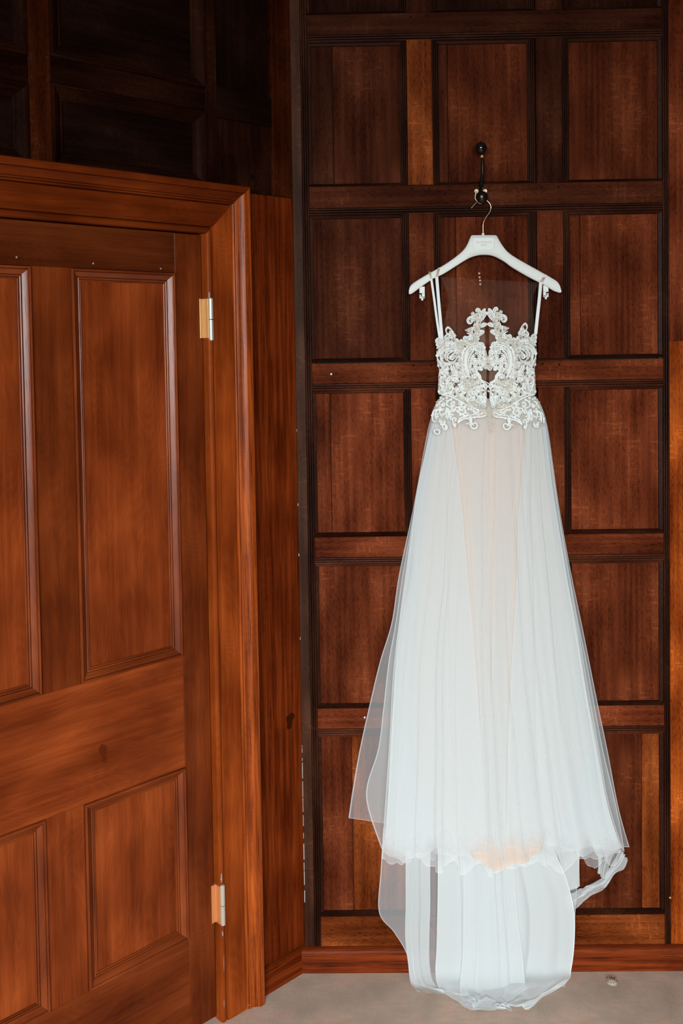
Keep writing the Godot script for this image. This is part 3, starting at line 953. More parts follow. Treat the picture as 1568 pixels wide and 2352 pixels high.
	var wire := [Vector3(0.3482, 2.0126, 0.04), Vector3(0.3483, 2.0276, 0.04), Vector3(0.349, 2.0414, 0.04), Vector3(0.3543, 2.0539, 0.04), Vector3(0.3625, 2.0653, 0.04), Vector3(0.3684, 2.0755, 0.04), Vector3(0.3696, 2.0847, 0.04), Vector3(0.3663, 2.0939, 0.04), Vector3(0.36, 2.1004, 0.04), Vector3(0.3526, 2.1091, 0.04), Vector3(0.3445, 2.1133, 0.04), Vector3(0.3376, 2.1082, 0.04), Vector3(0.3329, 2.0991, 0.04), Vector3(0.3259, 2.0912, 0.04), Vector3(0.3189, 2.0832, 0.04)]
	for k in wire.size():
		wire[k] -= o
	st = mb()
	tube(st, spline(wire, 6), 0.00145, 0.00145, 10)
	ball(st, wire[-1], 0.0021, 12)
	obj("wire_hook", st, M.gold_wire, h)
	# little hanging notches under both ends
	for s in [[Vector3(0.1843, 1.8741, 0.046) - o, -1.0], [Vector3(0.5121, 1.8724, 0.046) - o, 1.0]]:
		var a: Vector3 = s[0]
		var q: float = s[1]
		st = mb()
		for part in [[-0.0072, 0.0072, -0.0155, 0.002], [-0.0072 if q > 0 else -0.001, 0.001 if q > 0 else 0.0072, -0.028, -0.0155], [-0.0072, 0.0072, -0.0295, -0.0245], [0.0030 if q > 0 else -0.0072, 0.0072 if q > 0 else -0.0030, -0.0255, -0.0190], [-0.0028, 0.0028, -0.0350, -0.0292]]:
			var sub := mb()
			slab(sub, a.x + part[0], a.x + part[1], a.y + part[2], a.y + part[3], a.z - 0.003, a.z + 0.001, 0.0009, false, true)
			st.append_from(sub.commit(), 0, Transform3D())
		obj("strap_notch", st, M.hanger, h)

# ---------------------------------------------------------------- dress
func row_at(rows: Array, v: float) -> Array:
	var n := rows.size()
	var f := clampf(v, 0, 1) * (n - 1)
	var i := mini(int(f), n - 2)
	var t := f - i
	var out := []
	for k in 6:
		var a: float = rows[maxi(i - 1, 0)][k]
		var b: float = rows[i][k]
		var c: float = rows[i + 1][k]
		var d: float = rows[mini(i + 2, n - 1)][k]
		out.append(0.5 * (2.0 * b + (c - a) * t + (2.0 * a - 5.0 * b + 4.0 * c - d) * t * t + (3.0 * b - a - 3.0 * c + d) * t * t * t))
	return out

# A hanging piece of cloth between a left and a right edge given row by row (x, y, z of both), thrown into folds that widen downwards.
func cloth(called: String, parent: Node3D, rows: Array, m: Material, o: Dictionary) -> MeshInstance3D:
	var nu: int = o.get("nu", 90)
	var nv: int = o.get("nv", 60)
	var folds: float = o.get("folds", 8.0)
	var amp0: float = o.get("amp0", 0.003)
	var amp1: float = o.get("amp1", 0.012)
	var arch0: float = o.get("arch0", 0.0)
	var arch1: float = o.get("arch1", 0.0)
	var al0: float = o.get("alpha0", 1.0)
	var al1: float = o.get("alpha1", al0)
	var hem: float = o.get("hem", 0.0)
	var sag: float = o.get("sag", 0.0)
	var edge: float = o.get("edge", 0.15)
	var crumple: float = o.get("crumple", 0.0)
	var from: float = o.get("crumple_from", 0.0)
	var fade: float = o.get("fade", 0.0)
	var deep: float = o.get("deep", 0.42)
	var nz := noise(o.get("seed", 1), 1.0, 2)
	var ts := [0.0, 0.004, 0.0045]
	for i in range(1, nu):
		ts.append(lerpf(0.0045, 0.9955, float(i) / nu))
	ts += [0.9955, 0.996, 1.0]
	var vs := []
	for i in range(0, nv):
		vs.append(lerpf(0.0, 0.9965, float(i) / nv))
	vs += [0.9965, 0.997, 1.0]
	var grid := []
	for v in vs:
		var r := row_at(rows, v)
		var line := []
		for t in ts:
			var p := Vector3(lerpf(r[0], r[3], t), lerpf(r[1], r[4], t), lerpf(r[2], r[5], t))
			var keep := pow(sin(PI * clampf(t, 0.0, 1.0)), 0.45)
			var amp: float = lerpf(amp0, amp1, v) * (0.6 + 0.8 * absf(nz.get_noise_2d(t * 5.0, 3.7)))
			var ph: float = TAU * (folds * t + 1.1 * nz.get_noise_2d(t * folds * 0.55, 11.0) + 0.06 * nz.get_noise_2d(t * 3.0, v * 2.0))
			p.x += amp * sin(ph) * keep
			p.z += amp * deep * (cos(ph) + 0.35 * cos(ph * 2.3 + 1.0)) * keep + lerpf(arch0, arch1, v) * sin(PI * t)
			var low := smoothstep(0.75, 1.0, v)
			p.y += hem * nz.get_noise_2d(t * folds * 0.9, 31.0) * low - sag * sin(PI * t) * low
			if crumple > 0.0:
				var cr := crumple * smoothstep(from, 1.0, v)
				p.x += cr * nz.get_noise_3d(t * 3.0, v * 4.0, 1.0) * keep
				p.z += cr * absf(nz.get_noise_3d(t * 4.0, v * 5.0, 5.0))
				p.y += cr * 0.8 * maxf(0.0, nz.get_noise_3d(t * 4.0, v * 4.0, 9.0))
			p.y = maxf(p.y, 0.0035)
			p.z = maxf(p.z, 0.0205)
			line.append(p)
		grid.append(line)
	var st := mb()
	var nt := ts.size()
	var nn := vs.size()
	for i in nn:
		for j in nt:
			var du: Vector3 = grid[i][mini(j + 1, nt - 1)] - grid[i][maxi(j - 1, 0)]
			var dv: Vector3 = grid[mini(i + 1, nn - 1)][j] - grid[maxi(i - 1, 0)][j]
			var nrm := dv.cross(du).normalized()
			var a: float = lerpf(al0, al1, vs[i]) * (1.0 - fade * smoothstep(0.945, 1.0, vs[i] + 0.02 * nz.get_noise_2d(ts[j] * 9.0, 77.0)))
			if j < 2 or j > nt - 3 or i > nn - 3:
				a = minf(1.0, a + edge)
			st.set_normal(nrm)
			st.set_color(Color(1, 1, 1, a))
			st.set_uv(Vector2(ts[j], vs[i]))
			st.add_vertex(grid[i][j])
	for i in nn - 1:
		for j in nt - 1:
			var q := i * nt + j
			for k in [q, q + 1, q + nt, q + 1, q + nt + 1, q + nt]:
				st.add_index(k)
	return obj(called, st, m, parent)

const PO := Vector2(0.1706, 1.849)
const PX := Vector2(0.0002316, -0.0000036)
const PY := Vector2(-0.0000028, -0.0002329)

# bodice pattern units (about a quarter millimetre) laid over the bust
func bodice_z(u: float, v: float) -> float:
	var n := clampf((u - 780.0) / 640.0, -1.0, 1.0)
	var z := 0.052 + 0.042 * sqrt(maxf(0.0, 1.0 - n * n))
	for s in [-1.0, 1.0]:
		var du: float = (u - (780.0 + s * 250.0)) / 210.0
		var dv: float = (v - 690.0) / 230.0
		z += 0.016 * exp(-du * du - dv * dv)
	if v > 1150.0:
		z += 0.022 * smoothstep(1150.0, 1500.0, v)
	return z

func bod(u: float, v: float, lift := 0.0) -> Vector3:
	var p := PO + PX * u + PY * v
	return Vector3(p.x, p.y, bodice_z(u, v) + lift)

# the left half mirrors the right one, hanging a little lower at the shoulder
func mir(q: Vector2) -> Vector2:
	var c := 768.0 + 0.018 * q.y
	var dy := 0.15 * (q.x - 780.0) * clampf(1.0 - q.y / 900.0, 0.0, 1.0) - 0.05 * maxf(0.0, q.x - 780.0) * smoothstep(1100.0, 1400.0, q.y)
	return Vector2(2.0 * c - q.x, q.y + dy)

func curl(cu: float, cv: float, r0: float, r1: float, turns: float, start: float, sense := 1.0) -> Array:
	var out := []
	var n := int(14 * turns) + 2
	for i in n + 1:
		var t := float(i) / n
		var a := start + sense * t * turns * TAU
		var r := lerpf(r0, r1, t)
		out.append(Vector2(cu + cos(a) * r, cv + sin(a) * r))
	return out

func pairs(a: Array) -> Array:
	var out := []
	for i in range(0, a.size(), 2):
		out.append(Vector2(a[i], a[i + 1]))
	return out

func lay_cord(st: SurfaceTool, pts: Array, width: float, lift: float, flip: bool) -> void:
	var out := []
	for q in pts:
		var w: Vector2 = mir(q) if flip else q
		out.append(bod(w.x, w.y, lift))
	tube(st, out, width, width, 8, 0.5, true)

func build_dress() -> void:
	var d := base("wedding_dress")
	tag(d, "white wedding dress with lace bodice and long sheer tulle skirt hanging from the white hanger", "dress")
	# --- skirt, from the wall outwards
	var back := [[0.2294, 1.5773, 0.034, 0.4901, 1.5735, 0.034], [0.1996, 1.5073, 0.032, 0.5156, 1.5029, 0.032], [0.1561, 1.29, 0.03, 0.546, 1.2849, 0.03], [0.1138, 1.1011, 0.03, 0.5786, 1.0955, 0.03], [0.092, 0.9706, 0.03, 0.6048, 0.9647, 0.03], [0.0587, 0.8635, 0.03, 0.6253, 0.8573, 0.03], [0.0274, 0.7381, 0.03, 0.6493, 0.7317, 0.03], [0.0009, 0.6243, 0.03, 0.6722, 0.6177, 0.03], [-0.0196, 0.516, 0.03, 0.7021, 0.4551, 0.03], [-0.0327, 0.4337, 0.032, 0.7306, 0.3461, 0.032]]
	cloth("tulle_back_layer", d, back, M.tulle, {"folds": 7.0, "amp0": .002, "amp1": .006, "alpha0": .30, "alpha1": .20, "edge": .3, "seed": 3, "sag": .012})
	var middle := [[0.229, 1.5775, 0.038, 0.4894, 1.5738, 0.038], [0.2037, 1.5078, 0.038, 0.5121, 1.5034, 0.038], [0.1592, 1.291, 0.036, 0.5424, 1.286, 0.036], [0.1228, 1.103, 0.038, 0.5722, 1.0975, 0.038], [0.1023, 0.9728, 0.038, 0.5947, 0.9671, 0.038], [0.0821, 0.8659, 0.038, 0.6163, 0.8601, 0.038], [0.0663, 0.7408, 0.038, 0.6379, 0.7349, 0.038], [0.0505, 0.6272, 0.038, 0.6584, 0.6212, 0.038], [0.0184, 0.5263, 0.04, 0.6809, 0.5201, 0.04], [0.0221, 0.4577, 0.04, 0.6992, 0.43, 0.04], [0.0562, 0.3523, 0.042, 0.7147, 0.3323, 0.042]]
	cloth("tulle_middle_layer", d, middle, M.tulle, {"folds": 9.0, "amp0": .002, "amp1": .009, "alpha0": .34, "alpha1": .26, "edge": .25, "seed": 4, "sag": .02, "hem": .03})
	var under := [[0.2288, 1.5776, 0.04, 0.489, 1.5739, 0.04], [0.2065, 1.5026, 0.046, 0.5081, 1.4983, 0.046], [0.1643, 1.2929, 0.048, 0.5317, 1.2881, 0.048], [0.1456, 1.1056, 0.05, 0.5602, 1.1005, 0.05], [0.117, 0.9767, 0.052, 0.5845, 0.9713, 0.052], [0.0959, 0.8, 0.054, 0.6098, 0.7945, 0.054], [0.0845, 0.6583, 0.056, 0.6353, 0.6528, 0.056], [0.0727, 0.4804, 0.058, 0.6653, 0.475, 0.058], [0.0603, 0.3475, 0.06, 0.6992, 0.3469, 0.06]]
	cloth("underskirt", d, under, M.tulle, {"folds": 8.0, "amp0": .002, "amp1": .010, "arch0": .01, "arch1": .02, "alpha0": .80, "alpha1": .84, "edge": .0, "fade": .6, "seed": 5, "hem": .03, "sag": .0})
	var lining := [[0.2308, 1.5778, 0.044, 0.4859, 1.5741, 0.044], [0.2164, 1.4808, 0.064, 0.4952, 1.4769, 0.064], [0.1782, 1.2506, 0.074, 0.526, 1.2462, 0.074], [0.159, 1.0188, 0.078, 0.5593, 1.0142, 0.078], [0.1466, 0.7861, 0.082, 0.5765, 0.7816, 0.082], [0.1551, 0.5523, 0.086, 0.5833, 0.5483, 0.086], [0.2347, 0.4285, 0.088, 0.5302, 0.446, 0.088]]
	cloth("lining", d, lining, M.lining, {"folds": 5.0, "amp0": .002, "amp1": .008, "arch0": .014, "arch1": .018, "seed": 6, "hem": .016, "sag": .112})
	var inner := [[0.2306, 1.5779, 0.046, 0.4856, 1.5743, 0.046], [0.2124, 1.4814, 0.07, 0.4975, 1.4774, 0.07], [0.1709, 1.2519, 0.08, 0.5305, 1.2473, 0.08], [0.1447, 1.0212, 0.086, 0.5644, 1.0163, 0.086], [0.1172, 0.7901, 0.092, 0.5949, 0.7851, 0.092], [0.099, 0.5579, 0.097, 0.636, 0.5529, 0.097], [0.0884, 0.377, 0.1, 0.6688, 0.3839, 0.1]]
	cloth("tulle_inner_layer", d, inner, M.tulle, {"nu": 160, "folds": 7.0, "amp0": .002, "amp1": .007, "arch0": .018, "arch1": .024, "alpha0": .10, "alpha1": .62, "edge": .0, "fade": .8, "seed": 7, "hem": .05})
	# gores of the overskirt, each with its own straight edges
	var gores := [
		[[[0.228, 1.5782, 0.05, 0.2613, 1.5785, 0.064], [0.206, 1.5102, 0.068, 0.254, 1.5117, 0.094], [0.1655, 1.3555, 0.076, 0.272, 1.3579, 0.102], [0.1491, 1.2521, 0.08, 0.2805, 1.2556, 0.108], [0.13, 1.1255, 0.084, 0.289, 1.1302, 0.112], [0.1096, 0.9872, 0.088, 0.2996, 0.9932, 0.116], [0.0961, 0.848, 0.09, 0.308, 0.8561, 0.12], [0.0856, 0.6741, 0.094, 0.3183, 0.6843, 0.124], [0.0739, 0.4998, 0.098, 0.3254, 0.5111, 0.126], [0.0663, 0.3736, 0.1, 0.3308, 0.3818, 0.128]], .52, .55, 2.6],
		[[[0.45, 1.5758, 0.064, 0.4871, 1.5745, 0.05], [0.4463, 1.4976, 0.094, 0.5015, 1.4945, 0.068], [0.4336, 1.3672, 0.102, 0.5161, 1.3624, 0.076], [0.4225, 1.2538, 0.108, 0.5328, 1.2472, 0.08], [0.4185, 1.1286, 0.112, 0.5517, 1.1204, 0.084], [0.4087, 0.992, 0.116, 0.5729, 0.9819, 0.088], [0.4001, 0.8552, 0.12, 0.5945, 0.8427, 0.09], [0.39, 0.6835, 0.124, 0.6213, 0.6688, 0.094], [0.3847, 0.5106, 0.126, 0.6538, 0.4946, 0.098], [0.3823, 0.4011, 0.128, 0.6895, 0.3778, 0.1]], .58, .62, 2.6],
		[[[0.2726, 1.5784, 0.066, 0.3525, 1.5775, 0.07], [0.2707, 1.5003, 0.097, 0.3464, 1.4996, 0.101], [0.2888, 1.3581, 0.105, 0.345, 1.3579, 0.109], [0.2961, 1.256, 0.111, 0.3477, 1.2561, 0.115], [0.3023, 1.1308, 0.115, 0.346, 1.1312, 0.119], [0.3083, 0.994, 0.119, 0.3453, 0.9947, 0.123], [0.3144, 0.8571, 0.123, 0.3445, 0.8582, 0.127], [0.3179, 0.6855, 0.127, 0.3435, 0.6869, 0.131], [0.3228, 0.5126, 0.129, 0.3416, 0.5144, 0.133], [0.3235, 0.3811, 0.131, 0.3401, 0.3878, 0.135]], .20, .5, 1.2],
		[[[0.3729, 1.5773, 0.072, 0.4424, 1.5761, 0.068], [0.3699, 1.4994, 0.103, 0.4364, 1.4982, 0.099], [0.3652, 1.3693, 0.111, 0.4248, 1.368, 0.107], [0.3611, 1.2563, 0.117, 0.4104, 1.2549, 0.113], [0.3559, 1.1315, 0.121, 0.4064, 1.13, 0.117], [0.3518, 0.9952, 0.125, 0.3977, 0.9935, 0.121], [0.3465, 0.8588, 0.129, 0.3902, 0.857, 0.125], [0.3421, 0.6878, 0.133, 0.3847, 0.6857, 0.129], [0.339, 0.5154, 0.135, 0.3817, 0.5131, 0.131], [0.3365, 0.4005, 0.137, 0.3804, 0.4038, 0.133]], .16, .52, 1.2]]
	for k in gores.size():
		cloth("overskirt_gore", d, gores[k][0], M.tulle, {"nu": 70, "folds": gores[k][3], "amp0": .0015, "amp1": .004 if k < 2 else .0012, "alpha0": gores[k][1], "alpha1": gores[k][2], "edge": .12, "fade": .75, "seed": 20 + k, "hem": .02})
	var outer := [[0.2278, 1.5783, 0.052, 0.4867, 1.5746, 0.052], [0.2024, 1.5104, 0.07, 0.5057, 1.5062, 0.07], [0.1574, 1.299, 0.084, 0.5312, 1.2942, 0.084], [0.1341, 1.1153, 0.09, 0.5584, 1.1102, 0.09], [0.1093, 0.989, 0.094, 0.5795, 0.9836, 0.094], [0.0913, 0.8502, 0.096, 0.6, 0.8447, 0.096], [0.0796, 0.6766, 0.1, 0.629, 0.6712, 0.1], [0.0656, 0.5028, 0.104, 0.6568, 0.4975, 0.104], [0.0543, 0.358, 0.108, 0.6941, 0.3609, 0.108]]
	cloth("tulle_outer_layer", d, outer, M.tulle, {"nu": 200, "folds": 11.0, "amp0": .0020, "amp1": .010, "arch0": .042, "arch1": .060, "alpha0": .20, "alpha1": .26, "edge": .22, "seed": 9, "hem": .035})
	# --- train, falling behind the front hem and lying out on the carpet
	var tsheer := [[0.0619, 0.4085, 0.034, 0.6004, 0.4037, 0.034], [0.0531, 0.2875, 0.034, 0.5914, 0.2831, 0.034], [0.0467, 0.1745, 0.038, 0.5815, 0.1705, 0.038], [0.0874, 0.1196, 0.042, 0.5779, 0.1063, 0.042], [0.1196, 0.0662, 0.05, 0.5698, 0.0509, 0.05], [0.1262, 0.0249, 0.07, 0.5557, 0.0183, 0.07], [0.1417, 0.0054, 0.1, 0.5373, 0.004, 0.1]]
	cloth("train_sheer_layer", d, tsheer, M.tulle, {"folds": 6.0, "amp1": .008, "alpha0": .26, "alpha1": .30, "edge": .3, "seed": 12})
	var tleft := [[0.1214, 0.3779, 0.046, 0.191, 0.3774, 0.046], [0.1202, 0.2947, 0.048, 0.1875, 0.2942, 0.048], [0.1189, 0.1993, 0.05, 0.1863, 0.1988, 0.05], [0.1165, 0.1172, 0.054, 0.1826, 0.1167, 0.054], [0.1234, 0.0437, 0.062, 0.1822, 0.0373, 0.062], [0.1284, 0.0107, 0.09, 0.1971, 0.004, 0.09], [0.1482, 0.013, 0.125, 0.2631, 0.004, 0.125]]
	cloth("train_panel", d, tleft, M.tulle, {"folds": 2.0, "amp1": .006, "alpha0": .62, "alpha1": .5, "edge": .2, "seed": 13, "crumple": .012, "crumple_from": .7})
	var tmain := [[0.2074, 0.3973, 0.05, 0.518, 0.3946, 0.05], [0.2078, 0.3383, 0.052, 0.5266, 0.3416, 0.052], [0.2067, 0.2612, 0.054, 0.5527, 0.2765, 0.054], [0.2042, 0.1793, 0.058, 0.5736, 0.1885, 0.058], [0.2003, 0.0867, 0.064, 0.5728, 0.1021, 0.064], [0.1963, 0.0277, 0.075, 0.5617, 0.0372, 0.075], [0.2047, 0.0071, 0.11, 0.5422, 0.0238, 0.11], [0.2466, 0.004, 0.15, 0.4686, 0.0117, 0.15], [0.2715, 0.004, 0.18, 0.4233, 0.004, 0.18]]
	cloth("train_panel", d, tmain, M.tulle, {"nu": 110, "folds": 4.0, "amp0": .006, "amp1": .016, "alpha0": .74, "alpha1": .62, "edge": .2, "seed": 14, "nv": 90, "crumple": .02, "crumple_from": .6})
	var tmid := [[0.2738, 0.3871, 0.066, 0.4118, 0.3859, 0.066], [0.2745, 0.2698, 0.07, 0.4125, 0.2687, 0.07], [0.2727, 0.1657, 0.076, 0.4199, 0.1646, 0.076], [0.2683, 0.0764, 0.086, 0.4291, 0.0753, 0.086], [0.2581, 0.0186, 0.11, 0.4314, 0.0175, 0.11], [0.2563, 0.004, 0.145, 0.441, 0.004, 0.145], [0.2646, 0.004, 0.172, 0.4383, 0.004, 0.172]]
	cloth("train_panel", d, tmid, M.tulle, {"folds": 3.0, "amp0": .004, "amp1": .01, "alpha0": .52, "alpha1": .5, "edge": .16, "seed": 15, "nv": 90, "crumple": .018, "crumple_from": .6})
	# gathered loop of tulle at the right hem
	var loop := [[0.702, 0.3511, 0.05, 0.7206, 0.3209, 0.05], [0.6843, 0.3212, 0.05, 0.71, 0.2958, 0.05], [0.6648, 0.2925, 0.052, 0.6859, 0.2851, 0.052], [0.6553, 0.2781, 0.052, 0.667, 0.2564, 0.052], [0.6393, 0.2651, 0.05, 0.6486, 0.2362, 0.05], [0.608, 0.2474, 0.048, 0.616, 0.2184, 0.048], [0.5765, 0.2296, 0.046, 0.5905, 0.1957, 0.046], [0.5506, 0.2202, 0.046, 0.5644, 0.1766, 0.046]]
	cloth("tulle_loop", d, loop, M.tulle, {"nu": 40, "nv": 70, "folds": 3.0, "amp0": .006, "amp1": .007, "alpha0": .42, "alpha1": .42, "edge": .3, "seed": 16, "crumple": .010})
	for q in [[[0.6664, 0.3704, 0.052, 0.6932, 0.3522, 0.052], [0.658, 0.3345, 0.052, 0.6767, 0.326, 0.052], [0.6496, 0.3046, 0.052, 0.6672, 0.2925, 0.052], [0.6465, 0.2771, 0.05, 0.6628, 0.2625, 0.05]], [[0.6397, 0.3396, 0.05, 0.6538, 0.3371, 0.05], [0.6419, 0.3096, 0.05, 0.6513, 0.3059, 0.05], [0.6395, 0.2856, 0.05, 0.6488, 0.2795, 0.05]]]:
		cloth("tulle_loop", d, q, M.tulle, {"nu": 24, "nv": 24, "folds": 2.0, "amp0": .003, "amp1": .003, "alpha0": .4, "edge": .3, "seed": 17})
	var flap := [[0.5178, 0.3766, 0.05, 0.5906, 0.376, 0.05], [0.5363, 0.3225, 0.05, 0.5904, 0.3304, 0.05], [0.5501, 0.2803, 0.05, 0.5901, 0.292, 0.05], [0.5616, 0.2369, 0.05, 0.591, 0.2487, 0.05]]
	cloth("train_panel", d, flap, M.tulle, {"nu": 30, "nv": 24, "folds": 1.0, "amp0": .002, "amp1": .003, "alpha0": .62, "edge": .25, "seed": 18})

	# --- bodice
	build_bodice(d)
	# --- hanging ribbons over the hanger
	for s in [[[Vector3(0.2079, 1.896, 0.0575), Vector3(0.2144, 1.844, 0.062), Vector3(0.2209, 1.7864, 0.066), Vector3(0.2292, 1.7277, 0.068)], .0030], [[Vector3(0.2223, 1.9004, 0.0575), Vector3(0.2259, 1.8438, 0.062), Vector3(0.23, 1.7862, 0.066), Vector3(0.2349, 1.7253, 0.068)], .0040], [[Vector3(0.4966, 1.8822, 0.058), Vector3(0.4918, 1.843, 0.064), Vector3(0.4854, 1.7937, 0.068), Vector3(0.4795, 1.7445, 0.07)], .0042]]:
		var st := mb()
		ribbon(st, spline(s[0], 5), s[1])
		obj("hanging_ribbon", st, M.ribbon, d)
	for s in [[[Vector3(0.2079, 1.8949, 0.0575), Vector3(0.2058, 1.9053, 0.0565), Vector3(0.2045, 1.9126, 0.052), Vector3(0.2046, 1.9155, 0.044), Vector3(0.2057, 1.9091, 0.036), Vector3(0.2099, 1.8919, 0.032)], .0026], [[Vector3(0.2223, 1.8992, 0.0575), Vector3(0.2255, 1.912, 0.0555), Vector3(0.229, 1.9221, 0.05), Vector3(0.2303, 1.9262, 0.042), Vector3(0.2299, 1.9183, 0.032), Vector3(0.2252, 1.8976, 0.03)], .0030], [[Vector3(0.4966, 1.8811, 0.058), Vector3(0.5032, 1.8902, 0.0565), Vector3(0.5092, 1.8986, 0.05), Vector3(0.5119, 1.9038, 0.042), Vector3(0.5115, 1.8952, 0.032), Vector3(0.5049, 1.8816, 0.03)], .0034]]:
		var st := mb()
		ribbon(st, spline(s[0], 5), s[1])
		obj("ribbon_loop", st, M.illusion_ribbon, d)

func ribbon(st: SurfaceTool, pts: Array, half: float) -> void:
	var n := pts.size()
	for i in n - 1:
		var a: Vector3 = pts[i]
		var b: Vector3 = pts[i + 1]
		var da: Vector3 = (pts[mini(i + 1, n - 1)] - pts[maxi(i - 1, 0)]).normalized()
		var db: Vector3 = (pts[mini(i + 2, n - 1)] - pts[maxi(i, 0)]).normalized()
		var sa := Vector3(1, 0, 0)
		sa = (sa - da * da.dot(sa)).normalized() * half
		var sb := Vector3(1, 0, 0)
		sb = (sb - db * db.dot(sb)).normalized() * half
		var na := sa.cross(da).normalized()
		if na.z < 0:
			na = -na
		var th := na * 0.0004
		var z := Vector2.ZERO
		quad(st, a - sa + th, a + sa + th, b + sb + th, b - sb + th, na, z, z, z, z)
		quad(st, a - sa - th, a + sa - th, b + sb - th, b - sb - th, -na, z, z, z, z)
		quad(st, a - sa - th, a - sa + th, b - sb + th, b - sb - th, -sa, z, z, z, z)
		quad(st, a + sa - th, a + sa + th, b + sb + th, b + sb - th, sa, z, z, z, z)

func lace_outline() -> PackedVector2Array:
	return PackedVector2Array(pairs([772,195, 790,142, 815,152, 830,165, 850,130, 880,124, 895,160, 880,170, 905,182, 925,155, 952,170, 940,205, 975,213, 997,255, 982,290, 950,292, 925,262, 918,290, 925,330, 915,350, 940,330, 985,340, 1028,360, 985,388, 970,410, 990,430, 1008,440, 1030,430, 1048,455, 1045,492, 1070,465, 1085,488, 1100,465, 1116,452, 1125,490, 1130,400, 1150,360, 1180,320, 1210,300, 1232,335, 1220,370, 1246,402, 1248,440, 1275,460, 1290,440, 1320,422, 1355,445, 1352,490, 1335,505, 1340,560, 1348,640, 1345,700, 1338,760, 1322,830, 1335,900, 1338,1000, 1345,1080, 1340,1105, 1308,1112,
		1262,1110, 1150,1160, 1040,1235, 950,1270, 880,1300, 830,1325, 822,1280, 838,1230, 818,1205, 802,1150, 806,1080, 800,1000, 805,962, 838,955, 862,925, 866,888, 905,842, 908,822, 872,838, 842,802, 800,830, 770,800, 778,700, 790,640, 805,592, 820,548, 838,515, 872,520, 882,490, 866,450, 845,432, 812,406, 812,386, 838,380, 860,396, 858,370, 850,350, 815,343, 780,326, 780,304, 815,297, 845,310, 838,280, 815,242, 785,222]))

func peplum_outline() -> PackedVector2Array:
	return PackedVector2Array(pairs([775,1230, 830,1270, 880,1270, 950,1250, 1040,1215, 1150,1150, 1250,1110, 1308,1112, 1332,1150, 1362,1182, 1390,1250, 1426,1332, 1440,1440, 1400,1438, 1330,1465, 1297,1455, 1290,1412, 1220,1402, 1205,1440, 1186,1478, 1166,1420, 1120,1412, 1080,1392, 1020,1392, 1014,1440, 990,1412, 985,1372, 930,1357, 860,1342, 820,1330, 790,1360]))

func lace_holes() -> Array:
	var out := []
	for h in [[898,685, 905,640, 925,618, 958,640, 935,668, 912,705], [1125,655, 1150,690, 1175,706, 1205,700, 1228,680, 1218,715, 1182,734, 1130,712, 1118,680], [1232,600, 1258,630, 1268,670, 1260,715, 1240,738, 1252,690, 1248,645], [1188,612, 1208,640, 1210,665, 1195,660, 1188,635], [918,925, 942,930, 932,952, 922,945], [1105,975, 1140,968, 1180,1008, 1160,1030, 1130,1006, 1095,1016], [1005,1185, 1050,1125, 1082,1114, 1040,1150, 1018,1188], [1208,780, 1220,800, 1216,870, 1206,870], [835,1060, 852,1092, 832,1130, 842,1180, 825,1168, 820,1112], [1190,335, 1210,322, 1224,345, 1208,382, 1194,360], [1190,428, 1215,404, 1236,428, 1228,446, 1208,420], [1330,525, 1342,560, 1340,600, 1326,570], [1312,660, 1334,640, 1332,690, 1312,720], [1290,780, 1320,770, 1318,815, 1296,805], [880,770, 893,765, 897,785, 885,788], [985,690, 1000,705, 1000,725, 988,712], [995,735, 1010,750, 1012,770, 998,760]]:
		out.append(PackedVector2Array(pairs(h)))
	return out

func inside(q: Vector2, outline: PackedVector2Array, holes: Array) -> bool:
	if not Geometry2D.is_point_in_polygon(q, outline):
		return false
	for h in holes:
		if Geometry2D.is_point_in_polygon(q, h):
			return false
	return true

func net(called: String, parent: Node3D, outline: PackedVector2Array, holes: Array, flip: bool, m: Material, lift: float, open := 0.0) -> void:
	var gaps := noise(91, 0.026, 2)
	var st := mb()
	var step := 5.0
	var lo := outline[0]
	var hi := outline[0]
	for q in outline:
		lo = lo.min(q)
		hi = hi.max(q)
	var nx := int((hi.x - lo.x) / step) + 2
	var ny := int((hi.y - lo.y) / step) + 2
	var index := {}
	var verts := 0
	for j in ny:
		for i in nx:
			var mid := lo + Vector2(i + 0.5, j + 0.5) * step
			if not inside(mid, outline, holes) or (open > 0.0 and gaps.get_noise_2d(mid.x, mid.y) > open):
				continue
			var ids := []
			for c in [[0, 0], [1, 0], [1, 1], [0, 1]]:
				var key := Vector2i(i + c[0], j + c[1])
				if not index.has(key):
					var q := lo + Vector2(key) * step
					if flip:
						q = mir(q)
					st.set_normal(Vector3((bodice_z(q.x - 4, q.y) - bodice_z(q.x + 4, q.y)) / 0.002, (bodice_z(q.x, q.y + 4) - bodice_z(q.x, q.y - 4)) / 0.002, 1).normalized())
					st.set_color(Color(1, 1, 1, 1))
					st.set_uv(Vector2(key) * 0.05)
					st.add_vertex(bod(q.x, q.y, lift))
					index[key] = verts
					verts += 1
				ids.append(index[key])
			for k in ([0, 1, 2, 0, 2, 3] if not flip else [0, 2, 1, 0, 3, 2]):
				st.add_index(ids[k])
	obj(called, st, m, parent)

